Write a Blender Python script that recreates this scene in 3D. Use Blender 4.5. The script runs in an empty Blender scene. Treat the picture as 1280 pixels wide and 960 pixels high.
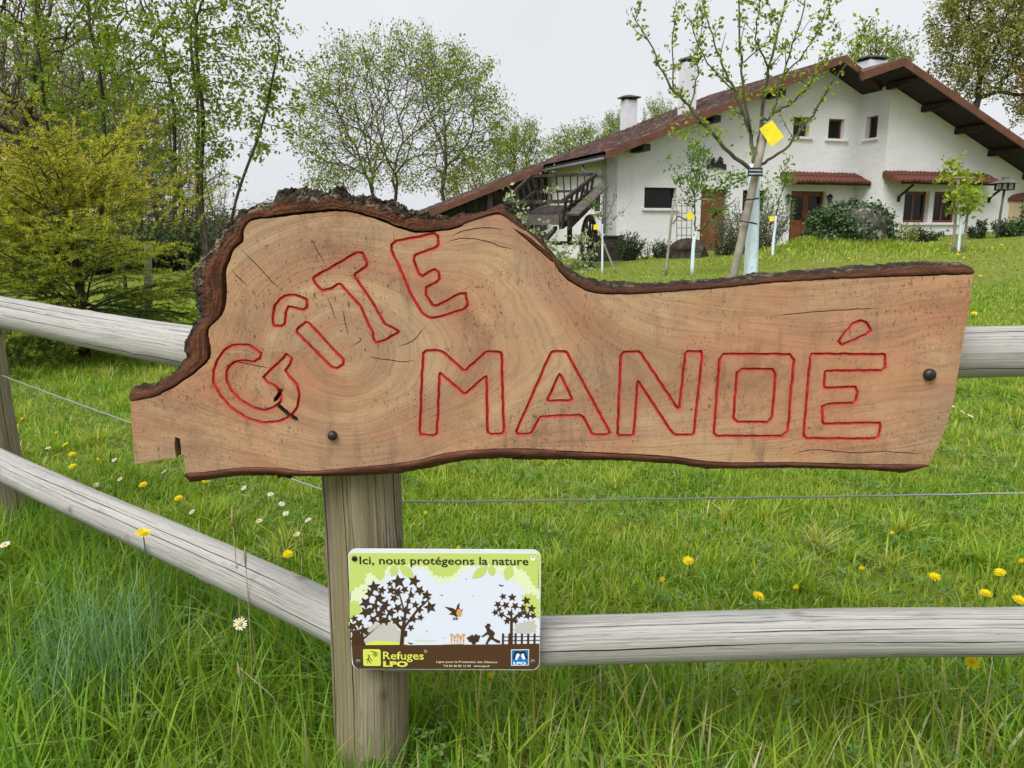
import bpy, math, random
import numpy as np
from mathutils import Vector, Matrix, noise as mnoise
from mathutils.geometry import delaunay_2d_cdt

SC = bpy.context.scene
COL = SC.collection
R = math.radians

# ------------------------------------------------------------------ camera
PITCH, CAM_Z, FPX = R(11.0), 1.0, 1000.0
cam_d = bpy.data.cameras.new("camera")
cam = bpy.data.objects.new("camera", cam_d)
COL.objects.link(cam)
cam.location = (0, 0, CAM_Z)
cam.rotation_euler = (R(90) - PITCH, 0, 0)
cam_d.sensor_width = 36.0
cam_d.lens = 36.0 * FPX / 1280.0
cam_d.clip_start, cam_d.clip_end = 0.05, 3000
SC.camera = cam

# ------------------------------------------------------------------ sky, sun, exposure
SUN_EL, SUN_AZ = R(52), R(-150)          # azimuth measured from +Y towards +X
world = bpy.data.worlds.new("World")
SC.world = world
world.use_nodes = True
wn, wl = world.node_tree.nodes, world.node_tree.links
wn.clear()
w_out = wn.new("ShaderNodeOutputWorld")
w_bg = wn.new("ShaderNodeBackground")
w_sky = wn.new("ShaderNodeTexSky")
w_sky.sky_type = 'NISHITA'
w_sky.sun_disc = False
w_sky.sun_elevation = SUN_EL
w_sky.sun_rotation = SUN_AZ
w_sky.dust_density = 4.0
w_hsv = wn.new("ShaderNodeHueSaturation")
w_hsv.inputs["Saturation"].default_value = 0.25
w_mix = wn.new("ShaderNodeMix")
w_mix.data_type = 'RGBA'
w_mix.inputs[0].default_value = 0.86
# an even overcast deck with faint cloud mottling
w_tc = wn.new("ShaderNodeTexCoord")
w_no = wn.new("ShaderNodeTexNoise")
w_no.inputs["Scale"].default_value = 2.2
w_no.inputs["Detail"].default_value = 4.0
w_ra = wn.new("ShaderNodeValToRGB")
w_ra.color_ramp.elements[0].position = 0.25
w_ra.color_ramp.elements[0].color = (6.3, 6.5, 6.85, 1)
w_ra.color_ramp.elements[1].position = 0.8
w_ra.color_ramp.elements[1].color = (7.4, 7.5, 7.7, 1)
wl.new(w_tc.outputs["Generated"], w_no.inputs["Vector"])
wl.new(w_no.outputs["Fac"], w_ra.inputs["Fac"])
wl.new(w_sky.outputs["Color"], w_hsv.inputs["Color"])
wl.new(w_hsv.outputs["Color"], w_mix.inputs[6])
wl.new(w_ra.outputs["Color"], w_mix.inputs[7])
wl.new(w_mix.outputs[2], w_bg.inputs["Color"])
w_bg.inputs["Strength"].default_value = 0.05
wl.new(w_bg.outputs["Background"], w_out.inputs["Surface"])

sun_d = bpy.data.lights.new("sun", 'SUN')
sun_d.energy = 1.5
sun_d.angle = R(40)
sun_d.color = (1.0, 0.985, 0.955)
sun = bpy.data.objects.new("sun", sun_d)
COL.objects.link(sun)
_sd = Vector((math.sin(SUN_AZ) * math.cos(SUN_EL), math.cos(SUN_AZ) * math.cos(SUN_EL), math.sin(SUN_EL)))
sun.rotation_euler = _sd.to_track_quat('Z', 'Y').to_euler()
sun.location = (0, 0, 40)

SC.view_settings.view_transform = 'Standard'
SC.view_settings.look = 'None'
SC.view_settings.exposure = 1.38
SC.view_settings.gamma = 1.0
SC.view_settings.use_curve_mapping = False
SC.render.engine = 'CYCLES'
SC.cycles.use_denoising = True
SC.cycles.max_bounces = 6
SC.cycles.transparent_max_bounces = 6

# ------------------------------------------------------------------ measuring: photo pixel -> world point at a depth
_c, _s = math.cos(PITCH), math.sin(PITCH)
def ray(px, py):
    x, y = (px - 640) / FPX, (480 - py) / FPX
    return Vector((x, _c + y * _s, -_s + y * _c))
def at(px, py, Y):
    r = ray(px, py)
    return Vector((0, 0, CAM_Z)) + r * (Y / r.y)

def sstep(a, b, x):
    t = np.clip((np.asarray(x, float) - a) / (b - a), 0, 1)
    return t * t * (3 - 2 * t)
def terrain(x, y):
    x = np.asarray(x, float); y = np.asarray(y, float)
    base = -0.26 + 0.062 * np.clip(x, -5, 40)
    z = sstep(3.5, 26, y) * base
    z = z + 0.025 * np.sin(x * 0.9 + 1.3) * np.sin(y * 0.7) * sstep(2, 5, y)
    z = z + 0.55 * np.exp(-(((x - 8.8) / 2.0) ** 2 + ((y - 22.2) / 1.6) ** 2))      # mound round the old stump
    z = z + 2.2 * sstep(34, 70, y)
    return z
def tz(x, y):
    return float(terrain(x, y))

# ------------------------------------------------------------------ object helpers
def tag(o, label=None, cat=None, group=None, kind=None):
    if label: o["label"] = label
    if cat: o["category"] = cat
    if group: o["group"] = group
    if kind: o["kind"] = kind
    return o
def empty(name, loc, label=None, cat=None, group=None, rz=0.0):
    o = bpy.data.objects.new(name, None)
    o.empty_display_size = 0.1
    COL.objects.link(o)
    o.location = loc
    o.rotation_euler = (0, 0, rz)
    return tag(o, label, cat, group)
def np_mesh(name, V, F, smooth=False, attrs=None):
    """V (n,3); F list of face tuples or an (m,k) int array, or list of such arrays."""
    me = bpy.data.meshes.new(name)
    V = np.asarray(V, np.float32).reshape(-1, 3)
    arrs = F if (isinstance(F, list) and len(F) and isinstance(F[0], np.ndarray)) else None
    if arrs is None and isinstance(F, np.ndarray):
        arrs = [F]
    if arrs is None:
        me.from_pydata([tuple(v) for v in V.tolist()], [], [tuple(f) for f in F])
    else:
        arrs = [a for a in arrs if len(a)]
        me.vertices.add(len(V))
        me.vertices.foreach_set("co", V.ravel())
        loops = np.concatenate([a.ravel() for a in arrs]).astype(np.int32)
        tot = np.concatenate([np.full(len(a), a.shape[1], np.int32) for a in arrs])
        start = np.concatenate([[0], np.cumsum(tot)[:-1]]).astype(np.int32)
        me.loops.add(len(loops))
        me.loops.foreach_set("vertex_index", loops)
        me.polygons.add(len(tot))
        me.polygons.foreach_set("loop_start", start)
        me.update(calc_edges=True)
    if attrs:
        for k, a in attrs.items():
            a = np.asarray(a, np.float32)
            if a.ndim == 1:
                at_ = me.attributes.new(k, 'FLOAT', 'POINT'); at_.data.foreach_set("value", a)
            else:
                at_ = me.attributes.new(k, 'FLOAT_VECTOR', 'POINT'); at_.data.foreach_set("vector", a.ravel())
    if smooth and len(me.polygons):
        me.polygons.foreach_set("use_smooth", np.ones(len(me.polygons), bool))
    me.validate()
    me.update()
    return me
def link(name, me, mat, parent=None, loc=None, rot=None):
    o = bpy.data.objects.new(name, me)
    if mat is not None and len(me.materials) == 0:
        me.materials.append(mat)
    COL.objects.link(o)
    if parent is not None: o.parent = parent
    if loc is not None: o.location = loc
    if rot is not None: o.rotation_euler = rot
    return o

class MB:
    """collects shapes that make up ONE mesh"""
    def __init__(s):
        s.v = []; s.f = []; s.n = 0; s.at = []
    def add(s, V, F, A=None):
        V = np.asarray(V, float).reshape(-1, 3)
        s.v.append(V)
        s.f += [tuple(int(i) + s.n for i in f) for f in F]
        s.at.append(np.zeros((len(V), 3)) if A is None else np.asarray(A, float))
        s.n += len(V)
        return s
    def box(s, x0, x1, y0, y1, z0, z1):
        return s.add([(x0, y0, z0), (x1, y0, z0), (x1, y1, z0), (x0, y1, z0), (x0, y0, z1), (x1, y0, z1), (x1, y1, z1), (x0, y1, z1)],
                     [(0, 3, 2, 1), (4, 5, 6, 7), (0, 1, 5, 4), (1, 2, 6, 5), (2, 3, 7, 6), (3, 0, 4, 7)])
    def bar(s, a, b, w, h, up=(0, 0, 1)):
        a, b = Vector(a), Vector(b)
        d = (b - a).normalized(); up = Vector(up)
        if abs(d.dot(up)) > 0.98: up = Vector((0, 1, 0))
        x = d.cross(up).normalized() * (w / 2); y = x.cross(d).normalized() * (h / 2)
        P = [a - x - y, a + x - y, a + x + y, a - x + y, b - x - y, b + x - y, b + x + y, b - x + y]
        return s.add([tuple(p) for p in P], [(0, 3, 2, 1), (4, 5, 6, 7), (0, 1, 5, 4), (1, 2, 6, 5), (2, 3, 7, 6), (3, 0, 4, 7)])
    def tube(s, pts, rad, n=8, cap=True):
        V, F, A = tube_arrays(pts, rad, n, cap)
        return s.add(V, F, A)
    def prism(s, poly, axis, a, b):
        """poly of 2D points extruded along axis index from a to b"""
        n = len(poly); P = []
        for d in (a, b):
            for (p, q) in poly:
                t = [p, q]; t.insert(axis, d); P.append(tuple(t))
        F = [tuple(range(n - 1, -1, -1)), tuple(range(n, 2 * n))] + [(i, (i + 1) % n, n + (i + 1) % n, n + i) for i in range(n)]
        return s.add(P, F)
    def build(s, name, mat, parent=None, smooth=False, loc=None, rot=None, uvw=False):
        me = np_mesh(name, np.concatenate(s.v), s.f, smooth, {"uvw": np.concatenate(s.at)} if uvw else None)
        return link(name, me, mat, parent, loc, rot)

def tube_arrays(pts, rad, n=8, cap=True, rng=None, wob=0.0):
    P = np.asarray([tuple(p) for p in pts], float)
    m = len(P)
    rad = np.full(m, rad) if np.isscalar(rad) else np.asarray(rad, float)
    T = np.gradient(P, axis=0)
    T /= np.linalg.norm(T, axis=1)[:, None] + 1e-12
    ref = np.array([0, 0, 1.0]) if abs(T[0, 2]) < 0.9 else np.array([1.0, 0, 0])
    u = np.cross(T[0], ref); u /= np.linalg.norm(u)
    U = np.zeros_like(P)
    for i in range(m):
        u = u - T[i] * u.dot(T[i]); u /= np.linalg.norm(u) + 1e-12
        U[i] = u
    W = np.cross(T, U)
    a = np.arange(n) * 2 * np.pi / n
    V = P[:, None, :] + rad[:, None, None] * (np.cos(a)[None, :, None] * U[:, None, :] + np.sin(a)[None, :, None] * W[:, None, :])
    L = np.concatenate([[0], np.cumsum(np.linalg.norm(np.diff(P, axis=0), axis=1))])
    A = np.zeros((m, n, 3)); A[:, :, 0] = L[:, None]; A[:, :, 1] = np.cos(a)[None, :]; A[:, :, 2] = np.sin(a)[None, :]
    F = []
    for i in range(m - 1):
        for j in range(n):
            k = (j + 1) % n
            F.append((i * n + j, i * n + k, (i + 1) * n + k, (i + 1) * n + j))
    if cap:
        F.append(tuple(range(n - 1, -1, -1))); F.append(tuple((m - 1) * n + j for j in range(n)))
    return V.reshape(-1, 3), F, A.reshape(-1, 3)

# ------------------------------------------------------------------ materials
class N:
    """small node-tree writer"""
    def __init__(s, name):
        s.m = bpy.data.materials.new(name); s.m.use_nodes = True
        s.t = s.m.node_tree; s.t.nodes.clear()
        s.out = s.new("OutputMaterial")
    def new(s, kind, **kw):
        n = s.t.nodes.new("ShaderNode" + kind)
        for k, v in kw.items(): setattr(n, k, v)
        return n
    def set(s, n, **kw):
        for k, v in kw.items():
            i = n.inputs[k.replace("_", " ")] if isinstance(k, str) else n.inputs[k]
            s.put(i, v)
        return n
    def put(s, i, v):
        if hasattr(v, "is_output") and v.is_output: s.t.links.new(v, i)
        else:
            if isinstance(v, tuple) and len(v) == 3 and getattr(i, "type", "") == 'RGBA': v = v + (1,)
            i.default_value = v
    def obj(s): return s.new("TexCoord").outputs["Object"]
    def attr(s, name, out="Fac"):
        return s.new("Attribute", attribute_name=name).outputs[out]
    def mapping(s, vec, scale=(1, 1, 1), loc=(0, 0, 0), rot=(0, 0, 0)):
        n = s.new("Mapping"); s.put(n.inputs["Vector"], vec)
        n.inputs["Scale"].default_value = scale; n.inputs["Location"].default_value = loc; n.inputs["Rotation"].default_value = rot
        return n.outputs[0]
    def noise(s, vec, scale, detail=4, rough=0.55, dist=0.0, out="Fac"):
        n = s.new("TexNoise"); s.put(n.inputs["Vector"], vec)
        n.inputs["Scale"].default_value = scale; n.inputs["Detail"].default_value = detail
        n.inputs["Roughness"].default_value = rough; n.inputs["Distortion"].default_value = dist
        return n.outputs[out]
    def voro(s, vec, scale, feature='F1', out="Distance"):
        n = s.new("TexVoronoi", feature=feature); s.put(n.inputs["Vector"], vec); n.inputs["Scale"].default_value = scale
        return n.outputs[out]
    def ramp(s, fac, stops, interp='LINEAR'):
        n = s.new("ValToRGB"); s.put(n.inputs[0], fac); cr = n.color_ramp; cr.interpolation = interp
        while len(cr.elements) < len(stops): cr.elements.new(0.5)
        for e, (p, c) in zip(cr.elements, stops):
            e.position = p
            e.color = (c, c, c, 1) if isinstance(c, (int, float)) else tuple(c) + (1,)
        return n.outputs[0]
    def mix(s, fac, a, b, blend='MIX'):
        n = s.new("Mix", data_type='RGBA', blend_type=blend)
        s.put(n.inputs[0], fac); s.put(n.inputs[6], a); s.put(n.inputs[7], b)
        return n.outputs[2]
    def math(s, op, a, b=0.0, c=None):
        n = s.new("Math", operation=op); s.put(n.inputs[0], a); s.put(n.inputs[1], b)
        if c is not None: s.put(n.inputs[2], c)
        return n.outputs[0]
    def comb(s, x, y, z):
        n = s.new("CombineXYZ"); s.put(n.inputs[0], x); s.put(n.inputs[1], y); s.put(n.inputs[2], z)
        return n.outputs[0]
    def sep(s, v):
        n = s.new("SeparateXYZ"); s.put(n.inputs[0], v); return n.outputs
    def bump(s, h, strength=0.3, dist=0.01):
        n = s.new("Bump"); s.put(n.inputs["Height"], h)
        n.inputs["Strength"].default_value = strength; n.inputs["Distance"].default_value = dist
        return n.outputs[0]
    def pbr(s, col, rough=0.8, spec=0.3, bump=None, metal=0.0):
        p = s.new("BsdfPrincipled")
        s.put(p.inputs["Base Color"], col); s.put(p.inputs["Roughness"], rough)
        s.put(p.inputs["Specular IOR Level"], spec); s.put(p.inputs["Metallic"], metal)
        if bump is not None: s.t.links.new(bump, p.inputs["Normal"])
        s.t.links.new(p.outputs[0], s.out.inputs["Surface"])
        return s.m
    def leaf(s, col, trans=0.35, rough=0.45, spec=0.25):
        p = s.new("BsdfPrincipled"); s.put(p.inputs["Base Color"], col)
        p.inputs["Roughness"].default_value = rough; p.inputs["Specular IOR Level"].default_value = spec
        t = s.new("BsdfTranslucent"); s.put(t.inputs[0], s.mix(1.0, col, (1.0, 1.0, 0.55), 'MULTIPLY'))
        m = s.new("MixShader"); m.inputs[0].default_value = trans
        s.t.links.new(p.outputs[0], m.inputs[1]); s.t.links.new(t.outputs[0], m.inputs[2])
        s.t.links.new(m.outputs[0], s.out.inputs["Surface"])
        return s.m

def plain(name, col, rough=0.7, spec=0.3, var=0.15, scale=8.0, bump=0.0, metal=0.0):
    n = N(name); o = n.obj()
    f = n.noise(o, scale, 5)
    dark = tuple(c * (1 - var) for c in col); lite = tuple(min(1, c * (1 + var)) for c in col)
    c = n.ramp(f, [(0.3, dark), (0.7, lite)])
    b = n.bump(n.noise(o, scale * 6, 4), bump, 0.01) if bump else None
    return n.pbr(c, rough, spec, b, metal)
def leafmat(name, stops, trans=0.35, rough=0.5, spec=0.2):
    n = N(name)
    return n.leaf(n.ramp(n.attr("rnd"), stops), trans, rough, spec)
def barkmat(name, a, b, scale=6.0, stretch=0.25):
    n = N(name); o = n.mapping(n.obj(), (1, 1, stretch))
    f = n.noise(o, scale, 6, 0.65)
    g = n.noise(n.obj(), scale * 0.35, 3)
    c = n.mix(n.ramp(g, [(0.5, 0.0), (0.72, 0.6)]), n.ramp(f, [(0.3, a), (0.72, b)]), (0.16, 0.17, 0.10))
    return n.pbr(c, 0.95, 0.1, n.bump(n.noise(o, scale * 3, 5), 0.6, 0.02))

M = {}
M['bark_grey'] = barkmat('bark_grey', (0.035, 0.030, 0.022), (0.13, 0.115, 0.09))
M['bark_dark'] = barkmat('bark_dark', (0.018, 0.015, 0.010), (0.075, 0.062, 0.045))
M['bark_twig'] = plain('bark_twig', (0.10, 0.085, 0.070), 0.9, 0.1, 0.3, 20)
M['white_wall'] = None

# white roughcast render of the house
n = N('white_render'); o = n.obj()
big = n.noise(o, 0.5, 5, 0.6); fine = n.noise(o, 9.0, 5, 0.6)
strk = n.noise(n.mapping(o, (2.2, 2.2, 0.16)), 1.6, 5, 0.6)
c = n.ramp(big, [(0.25, (0.695, 0.695, 0.70)), (0.75, (0.815, 0.815, 0.825))])
c = n.mix(n.ramp(strk, [(0.55, 0.0), (0.8, 0.28)]), c, (0.50, 0.50, 0.465))
c = n.mix(n.ramp(fine, [(0.3, 0.18), (0.7, 0.0)]), c, (0.50, 0.49, 0.46))
M['white_wall'] = n.pbr(c, 0.9, 0.15, n.bump(n.noise(o, 5.5, 6, 0.7), 0.55, 0.06))
# roof tiles
n = N('roof_tile'); o = n.obj()
a = n.noise(n.mapping(o, (3.0, 4.6, 3.0)), 1.0, 2); b = n.noise(o, 0.7, 5)
cell = n.voro(n.mapping(o, (3.03, 4.6, 0.01)), 1.0, out="Color")
c = n.ramp(n.sep(cell)[0], [(0.0, (0.048, 0.028, 0.026)), (0.6, (0.092, 0.052, 0.046)), (1.0, (0.19, 0.115, 0.098))])
c = n.mix(n.ramp(b, [(0.45, 0.0), (0.75, 0.7)]), c, (0.075, 0.062, 0.055))
c = n.mix(n.ramp(n.noise(o, 2.4, 6, 0.7), [(0.62, 0.0), (0.74, 0.6)]), c, (0.19, 0.17, 0.14))
M['roof_tile'] = n.pbr(c, 0.9, 0.15, n.bump(n.noise(o, 22, 4), 0.3, 0.02))
n = N('canopy_tile'); o = n.obj()
c = n.ramp(n.noise(o, 3.5, 5, 0.7), [(0.3, (0.075, 0.026, 0.020)), (0.7, (0.165, 0.060, 0.043))])
M['canopy_tile'] = n.pbr(c, 0.85, 0.2, n.bump(n.noise(o, 30, 4), 0.3, 0.01))
M['fascia'] = plain('fascia_paint', (0.125, 0.054, 0.033), 0.65, 0.25, 0.25, 3.0, 0.15)
M['dark_wood'] = plain('dark_stained_wood', (0.028, 0.020, 0.017), 0.7, 0.25, 0.35, 5.0, 0.2)
M['door_wood'] = plain('door_wood', (0.15, 0.045, 0.018), 0.5, 0.4, 0.3, 4.0, 0.15)
M['door_orange'] = plain('door_orange_wood', (0.165, 0.068, 0.030), 0.6, 0.3, 0.3, 4.0, 0.15)
M['zinc'] = plain('zinc', (0.13, 0.135, 0.14), 0.5, 0.4, 0.15, 4.0)
M['glass'] = N('window_glass').pbr((0.010, 0.010, 0.010), 0.08, 0.22)
M['sill'] = plain('sill_paint', (0.74, 0.73, 0.71), 0.7, 0.2, 0.08, 4.0, 0.1)
M['barn'] = plain('barn_boards', (0.050, 0.043, 0.038), 0.9, 0.1, 0.4, 3.0, 0.3)
M['chimney'] = plain('chimney_render', (0.62, 0.62, 0.66), 0.9, 0.1, 0.08, 2.0, 0.3)
M['slate'] = plain('slate_cap', (0.12, 0.115, 0.105), 0.85, 0.2, 0.3, 5.0, 0.3)
M['black'] = plain('black_metal', (0.012, 0.012, 0.013), 0.45, 0.5, 0.2, 10)
M['yellow'] = plain('yellow_card', (0.86, 0.70, 0.012), 0.35, 0.5, 0.06, 20)
n = N('yellow_card'); o = n.obj()
M['yellow'] = n.pbr(n.mix(n.ramp(n.voro(o, 42), [(.10, .9), (.16, 0.0)]), n.ramp(n.noise(o, 14, 4), [(.3, (.74, .60, .012)), (.7, (.90, .74, .015))]), (.05, .04, .02)), .3, .5)
M['lime'] = None
n = N('limewashed_bark'); o = n.obj()
c = n.ramp(n.noise(n.mapping(o, (1, 1, 0.35)), 22, 5, 0.7), [(0.32, (0.30, 0.33, 0.33)), (0.42, (0.56, 0.68, 0.76)), (0.75, (0.72, 0.82, 0.86))])
M['lime'] = n.pbr(c, 0.95, 0.05, n.bump(n.noise(o, 40, 4), 0.4, 0.01))
M['stake'] = plain('stake_wood', (0.27, 0.245, 0.20), 0.9, 0.1, 0.25, 12, 0.2)
M['cart_wood'] = None
n = N('weathered_cart_wood'); o = n.obj()
c = n.ramp(n.noise(o, 7, 6, 0.65), [(0.3, (0.018, 0.014, 0.012)), (0.75, (0.085, 0.072, 0.062))])
M['cart_wood'] = n.pbr(c, 0.9, 0.1, n.bump(n.noise(o, 30, 4), 0.4, 0.01))
M['cart_pale'] = plain('worn_cart_board', (0.105, 0.088, 0.082), 0.9, 0.1, 0.3, 6, 0.3)

# weathered round rails and posts ("uvw": metres along, cosine and sine of the turn)
def roundwood(name, pale, dark, lo_=0.28, hi_=0.62, stain=None):
    n = N(name); base = n.attr("uvw", "Vector")
    warp = n.noise(n.mapping(base, (3.5, 1.6, 1.6)), 1.0, 3, out="Color")
    vm = n.new("VectorMath", operation='MULTIPLY_ADD'); n.put(vm.inputs[0], warp); vm.inputs[1].default_value = (0, 0.10, 0.10); n.put(vm.inputs[2], base)
    vec = vm.outputs[0]
    g1 = n.noise(n.mapping(vec, (1.1, 15, 15)), 1.0, 6, 0.65)
    g2 = n.noise(n.mapping(vec, (1.2, 3, 3)), 1.5, 5, 0.6)
    fine = n.noise(n.mapping(vec, (4, 70, 70)), 1.0, 3, 0.6)
    c = n.ramp(g1, [(lo_, dark), (0.46, tuple((p + d) / 2 for p, d in zip(pale, dark))), (hi_, pale)])
    c = n.mix(n.ramp(g2, [(0.35, 0.55), (0.65, 0.0)]), c, tuple(v * 0.62 for v in pale))
    c = n.mix(n.ramp(fine, [(0.35, 0.38), (0.6, 0.0)]), c, tuple(v * 0.5 for v in dark))
    if stain: c = n.mix(n.ramp(n.noise(n.mapping(vec, (1.0, 1.2, 1.2)), 1.3, 4), [(0.42, 0.0), (0.62, 0.75)]), c, stain)
    # drying checks: long thin splits that wander along the log, each at its own bearing
    q = n.sep(base); crack = None
    for i, (th, amp, w_, lo_) in enumerate(((-.55, .34, .034, .42), (.12, .40, .036, .47), (.62, .25, .024, .44), (1.0, .28, .026, .46), (2.2, .3, .02, .45), (-1.3, .3, .02, .45), (3.6, .3, .02, .45))):
        dv = n.math('SUBTRACT', n.math('MULTIPLY', q[1], math.sin(th)), n.math('MULTIPLY', q[2], math.cos(th)))
        wv = n.noise(n.comb(n.math('MULTIPLY', q[0], 2.0), i * 7.3, 0.0), 1.0, 4, 0.6)
        dv = n.math('ABSOLUTE', n.math('ADD', dv, n.math('MULTIPLY', n.math('SUBTRACT', wv, 0.5), amp)))
        gt = n.ramp(n.noise(n.comb(n.math('MULTIPLY', q[0], 1.3), 3.0, i * 5.1), 1.0, 1), [(lo_, 0.0), (lo_ + .14, 1.0)])
        fr = n.ramp(n.math('ADD', n.math('MULTIPLY', q[1], math.cos(th)), n.math('MULTIPLY', q[2], math.sin(th))), [(.2, 0.0), (.3, 1.0)])
        k = n.math('SUBTRACT', 1.0, n.math('DIVIDE', dv, n.math('MAXIMUM', n.math('MULTIPLY', gt, w_), 0.0005)))
        cl0 = n.new("Clamp"); n.put(cl0.inputs[0], n.math('MULTIPLY', k, 2.5))
        one = n.math('MULTIPLY', cl0.outputs[0], fr)
        crack = one if crack is None else n.math('MAXIMUM', crack, one)
    hair = n.noise(n.mapping(vec, (0.7, 26, 26), (1.7, 5, 2)), 1.0, 3, 0.5)
    crack = n.math('MAXIMUM', crack, n.math('MULTIPLY', n.ramp(n.math('ABSOLUTE', n.math('SUBTRACT', hair, 0.5)), [(0.004, 0.5), (0.02, 0.0)]), n.ramp(g2, [(0.42, 0.0), (0.58, 1.0)])))
    kn = n.attr("knot")
    c = n.mix(n.ramp(kn, [(0.1, 0.0), (0.8, 0.75)]), c, tuple(v * .35 for v in dark))
    c = n.mix(crack, c, (0.022, 0.018, 0.014))
    h = n.math('SUBTRACT', n.math('MULTIPLY', g1, 0.5), crack)
    return n.pbr(c, 0.88, 0.15, n.bump(h, 0.7, 0.006))
M['rail'] = roundwood('weathered_rail', (0.55, 0.535, 0.505), (0.33, 0.315, 0.29))
M['post'] = roundwood('weathered_post', (0.38, 0.325, 0.23), (0.105, 0.075, 0.046), 0.38, 0.53, stain=(0.20, 0.17, 0.09))
M['wire'] = plain('galvanised_wire', (0.42, 0.42, 0.42), 0.4, 0.5, 0.1, 60, 0, 0.5)

# ground and grass
n = N('turf_ground'); o = n.obj()
a = n.noise(o, 1.1, 6, 0.65); b = n.noise(o, 14, 5, 0.7); d = n.noise(o, 0.13, 4)
c = n.ramp(b, [(0.3, (0.065, 0.060, 0.024)), (0.5, (0.16, 0.185, 0.034)), (0.72, (0.29, 0.27, 0.085))])
c = n.mix(n.ramp(a, [(0.35, 0.5), (0.62, 0.0)]), c, (0.14, 0.19, 0.025))
c = n.mix(n.ramp(d, [(0.4, 0.0), (0.7, 0.4)]), c, (0.25, 0.26, 0.05))
M['turf'] = n.pbr(c, 0.95, 0.1, n.bump(b, 0.8, 0.05))
def grassmat(name, stops, patch):
    n = N(name); o = n.obj()
    c = n.ramp(n.attr("rnd"), stops)
    p = n.noise(o, 2.3, 4, 0.6)
    c = n.mix(n.ramp(p, [(0.42, 0.0), (0.62, 0.45)]), c, patch)
    return n.leaf(c, 0.45, 0.42, 0.3)
M['lawn'] = grassmat('lawn_grass', [(0.0, (0.045, 0.125, 0.016)), (0.3, (0.135, 0.30, 0.024)), (0.6, (0.275, 0.435, 0.032)), (0.84, (0.42, 0.47, 0.055)), (0.93, (0.56, 0.50, 0.22)), (1.0, (0.56, 0.49, 0.28))], (0.35, 0.415, 0.045))
M['longgrass'] = grassmat('long_grass', [(0.0, (0.075, 0.175, 0.020)), (0.4, (0.155, 0.345, 0.030)), (0.72, (0.285, 0.45, 0.032)), (0.9, (0.45, 0.50, 0.055)), (0.97, (0.52, 0.44, 0.22)), (1.0, (0.56, 0.49, 0.30))], (0.24, 0.32, 0.035))
M['bluegrass'] = leafmat('blue_green_grass', [(0.0, (0.12, 0.25, 0.10)), (1.0, (0.20, 0.34, 0.15))])
M['clover'] = leafmat('clover_leaf', [(0.0, (0.065, 0.15, 0.030)), (0.7, (0.13, 0.24, 0.055)), (1.0, (0.20, 0.29, 0.10))], 0.25)
M['moss'] = plain('moss', (0.155, 0.145, 0.020), 0.95, 0.1, 0.4, 30, 0.6)

# ------------------------------------------------------------------ ground
def axis_steps(lo, hi, fine_lo, fine_hi, fine):
    a = list(np.arange(fine_lo, fine_hi, fine))
    x, st = fine_hi, fine
    while x < hi:
        a.append(x); st *= 1.12; x += st
    a.append(hi)
    x, st = fine_lo, fine
    while x > lo:
        st *= 1.12; x -= st; a.append(max(x, lo))
    return np.array(sorted(set(np.round(a, 4))))
gx = axis_steps(-700, 700, -14, 22, 0.3)
gy = axis_steps(-60, 1500, -1, 32, 0.3)
GX, GY = np.meshgrid(gx, gy)
GZ = terrain(GX, GY)
nx, ny = len(gx), len(gy)
ii = np.arange(nx * ny).reshape(ny, nx)
GF = np.stack([ii[:-1, :-1], ii[:-1, 1:], ii[1:, 1:], ii[1:, :-1]], -1).reshape(-1, 4)
ground = link("ground", np_mesh("ground", np.stack([GX, GY, GZ], -1).reshape(-1, 3), GF, True), M['turf'])
tag(ground, "sloping garden lawn running up to the white house", "ground", kind="structure")

def blade_mesh(name, rng, x, y, h, w, lean, seg=2, rnd=None, az=None):
    n_ = len(x)
    z = terrain(x, y) - 0.004
    az = rng.uniform(0, 2 * np.pi, n_) if az is None else az
    lx, ly = np.cos(az), np.sin(az)
    tw = az + np.pi / 2 + rng.normal(0, 0.5, n_)
    wx, wy = np.cos(tw) * w / 2, np.sin(tw) * w / 2
    ts = [0.0, 0.55] if seg == 2 else [0.0, 0.4, 0.75]
    rows = []
    for t in ts:
        off = lean * h * t ** 1.8
        cz = z + h * t * (1 - 0.28 * np.minimum(lean, 1.6) * t)
        k = 1.0 if t == 0 else (0.95 if t < 0.6 else 0.62)
        cx, cy = x + lx * off, y + ly * off
        rows.append(np.stack([cx - wx * k, cy - wy * k, cz], -1)); rows.append(np.stack([cx + wx * k, cy + wy * k, cz], -1))
    off = lean * h
    rows.append(np.stack([x + lx * off, y + ly * off, z + h * (1 - 0.28 * np.minimum(lean, 1.6))], -1))
    V = np.stack(rows, 1); k = V.shape[1]
    b = (np.arange(n_) * k)[:, None]
    quads = [np.concatenate([b + 2 * i, b + 2 * i + 1, b + 2 * i + 3, b + 2 * i + 2], 1) for i in range(len(ts) - 1)]
    tip = np.concatenate([b + k - 3, b + k - 2, b + k - 1], 1)
    rnd = rng.uniform(0, 1, n_) if rnd is None else rnd
    return np_mesh(name, V.reshape(-1, 3), quads + [tip], True, {"rnd": np.repeat(rnd, k)})

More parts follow.
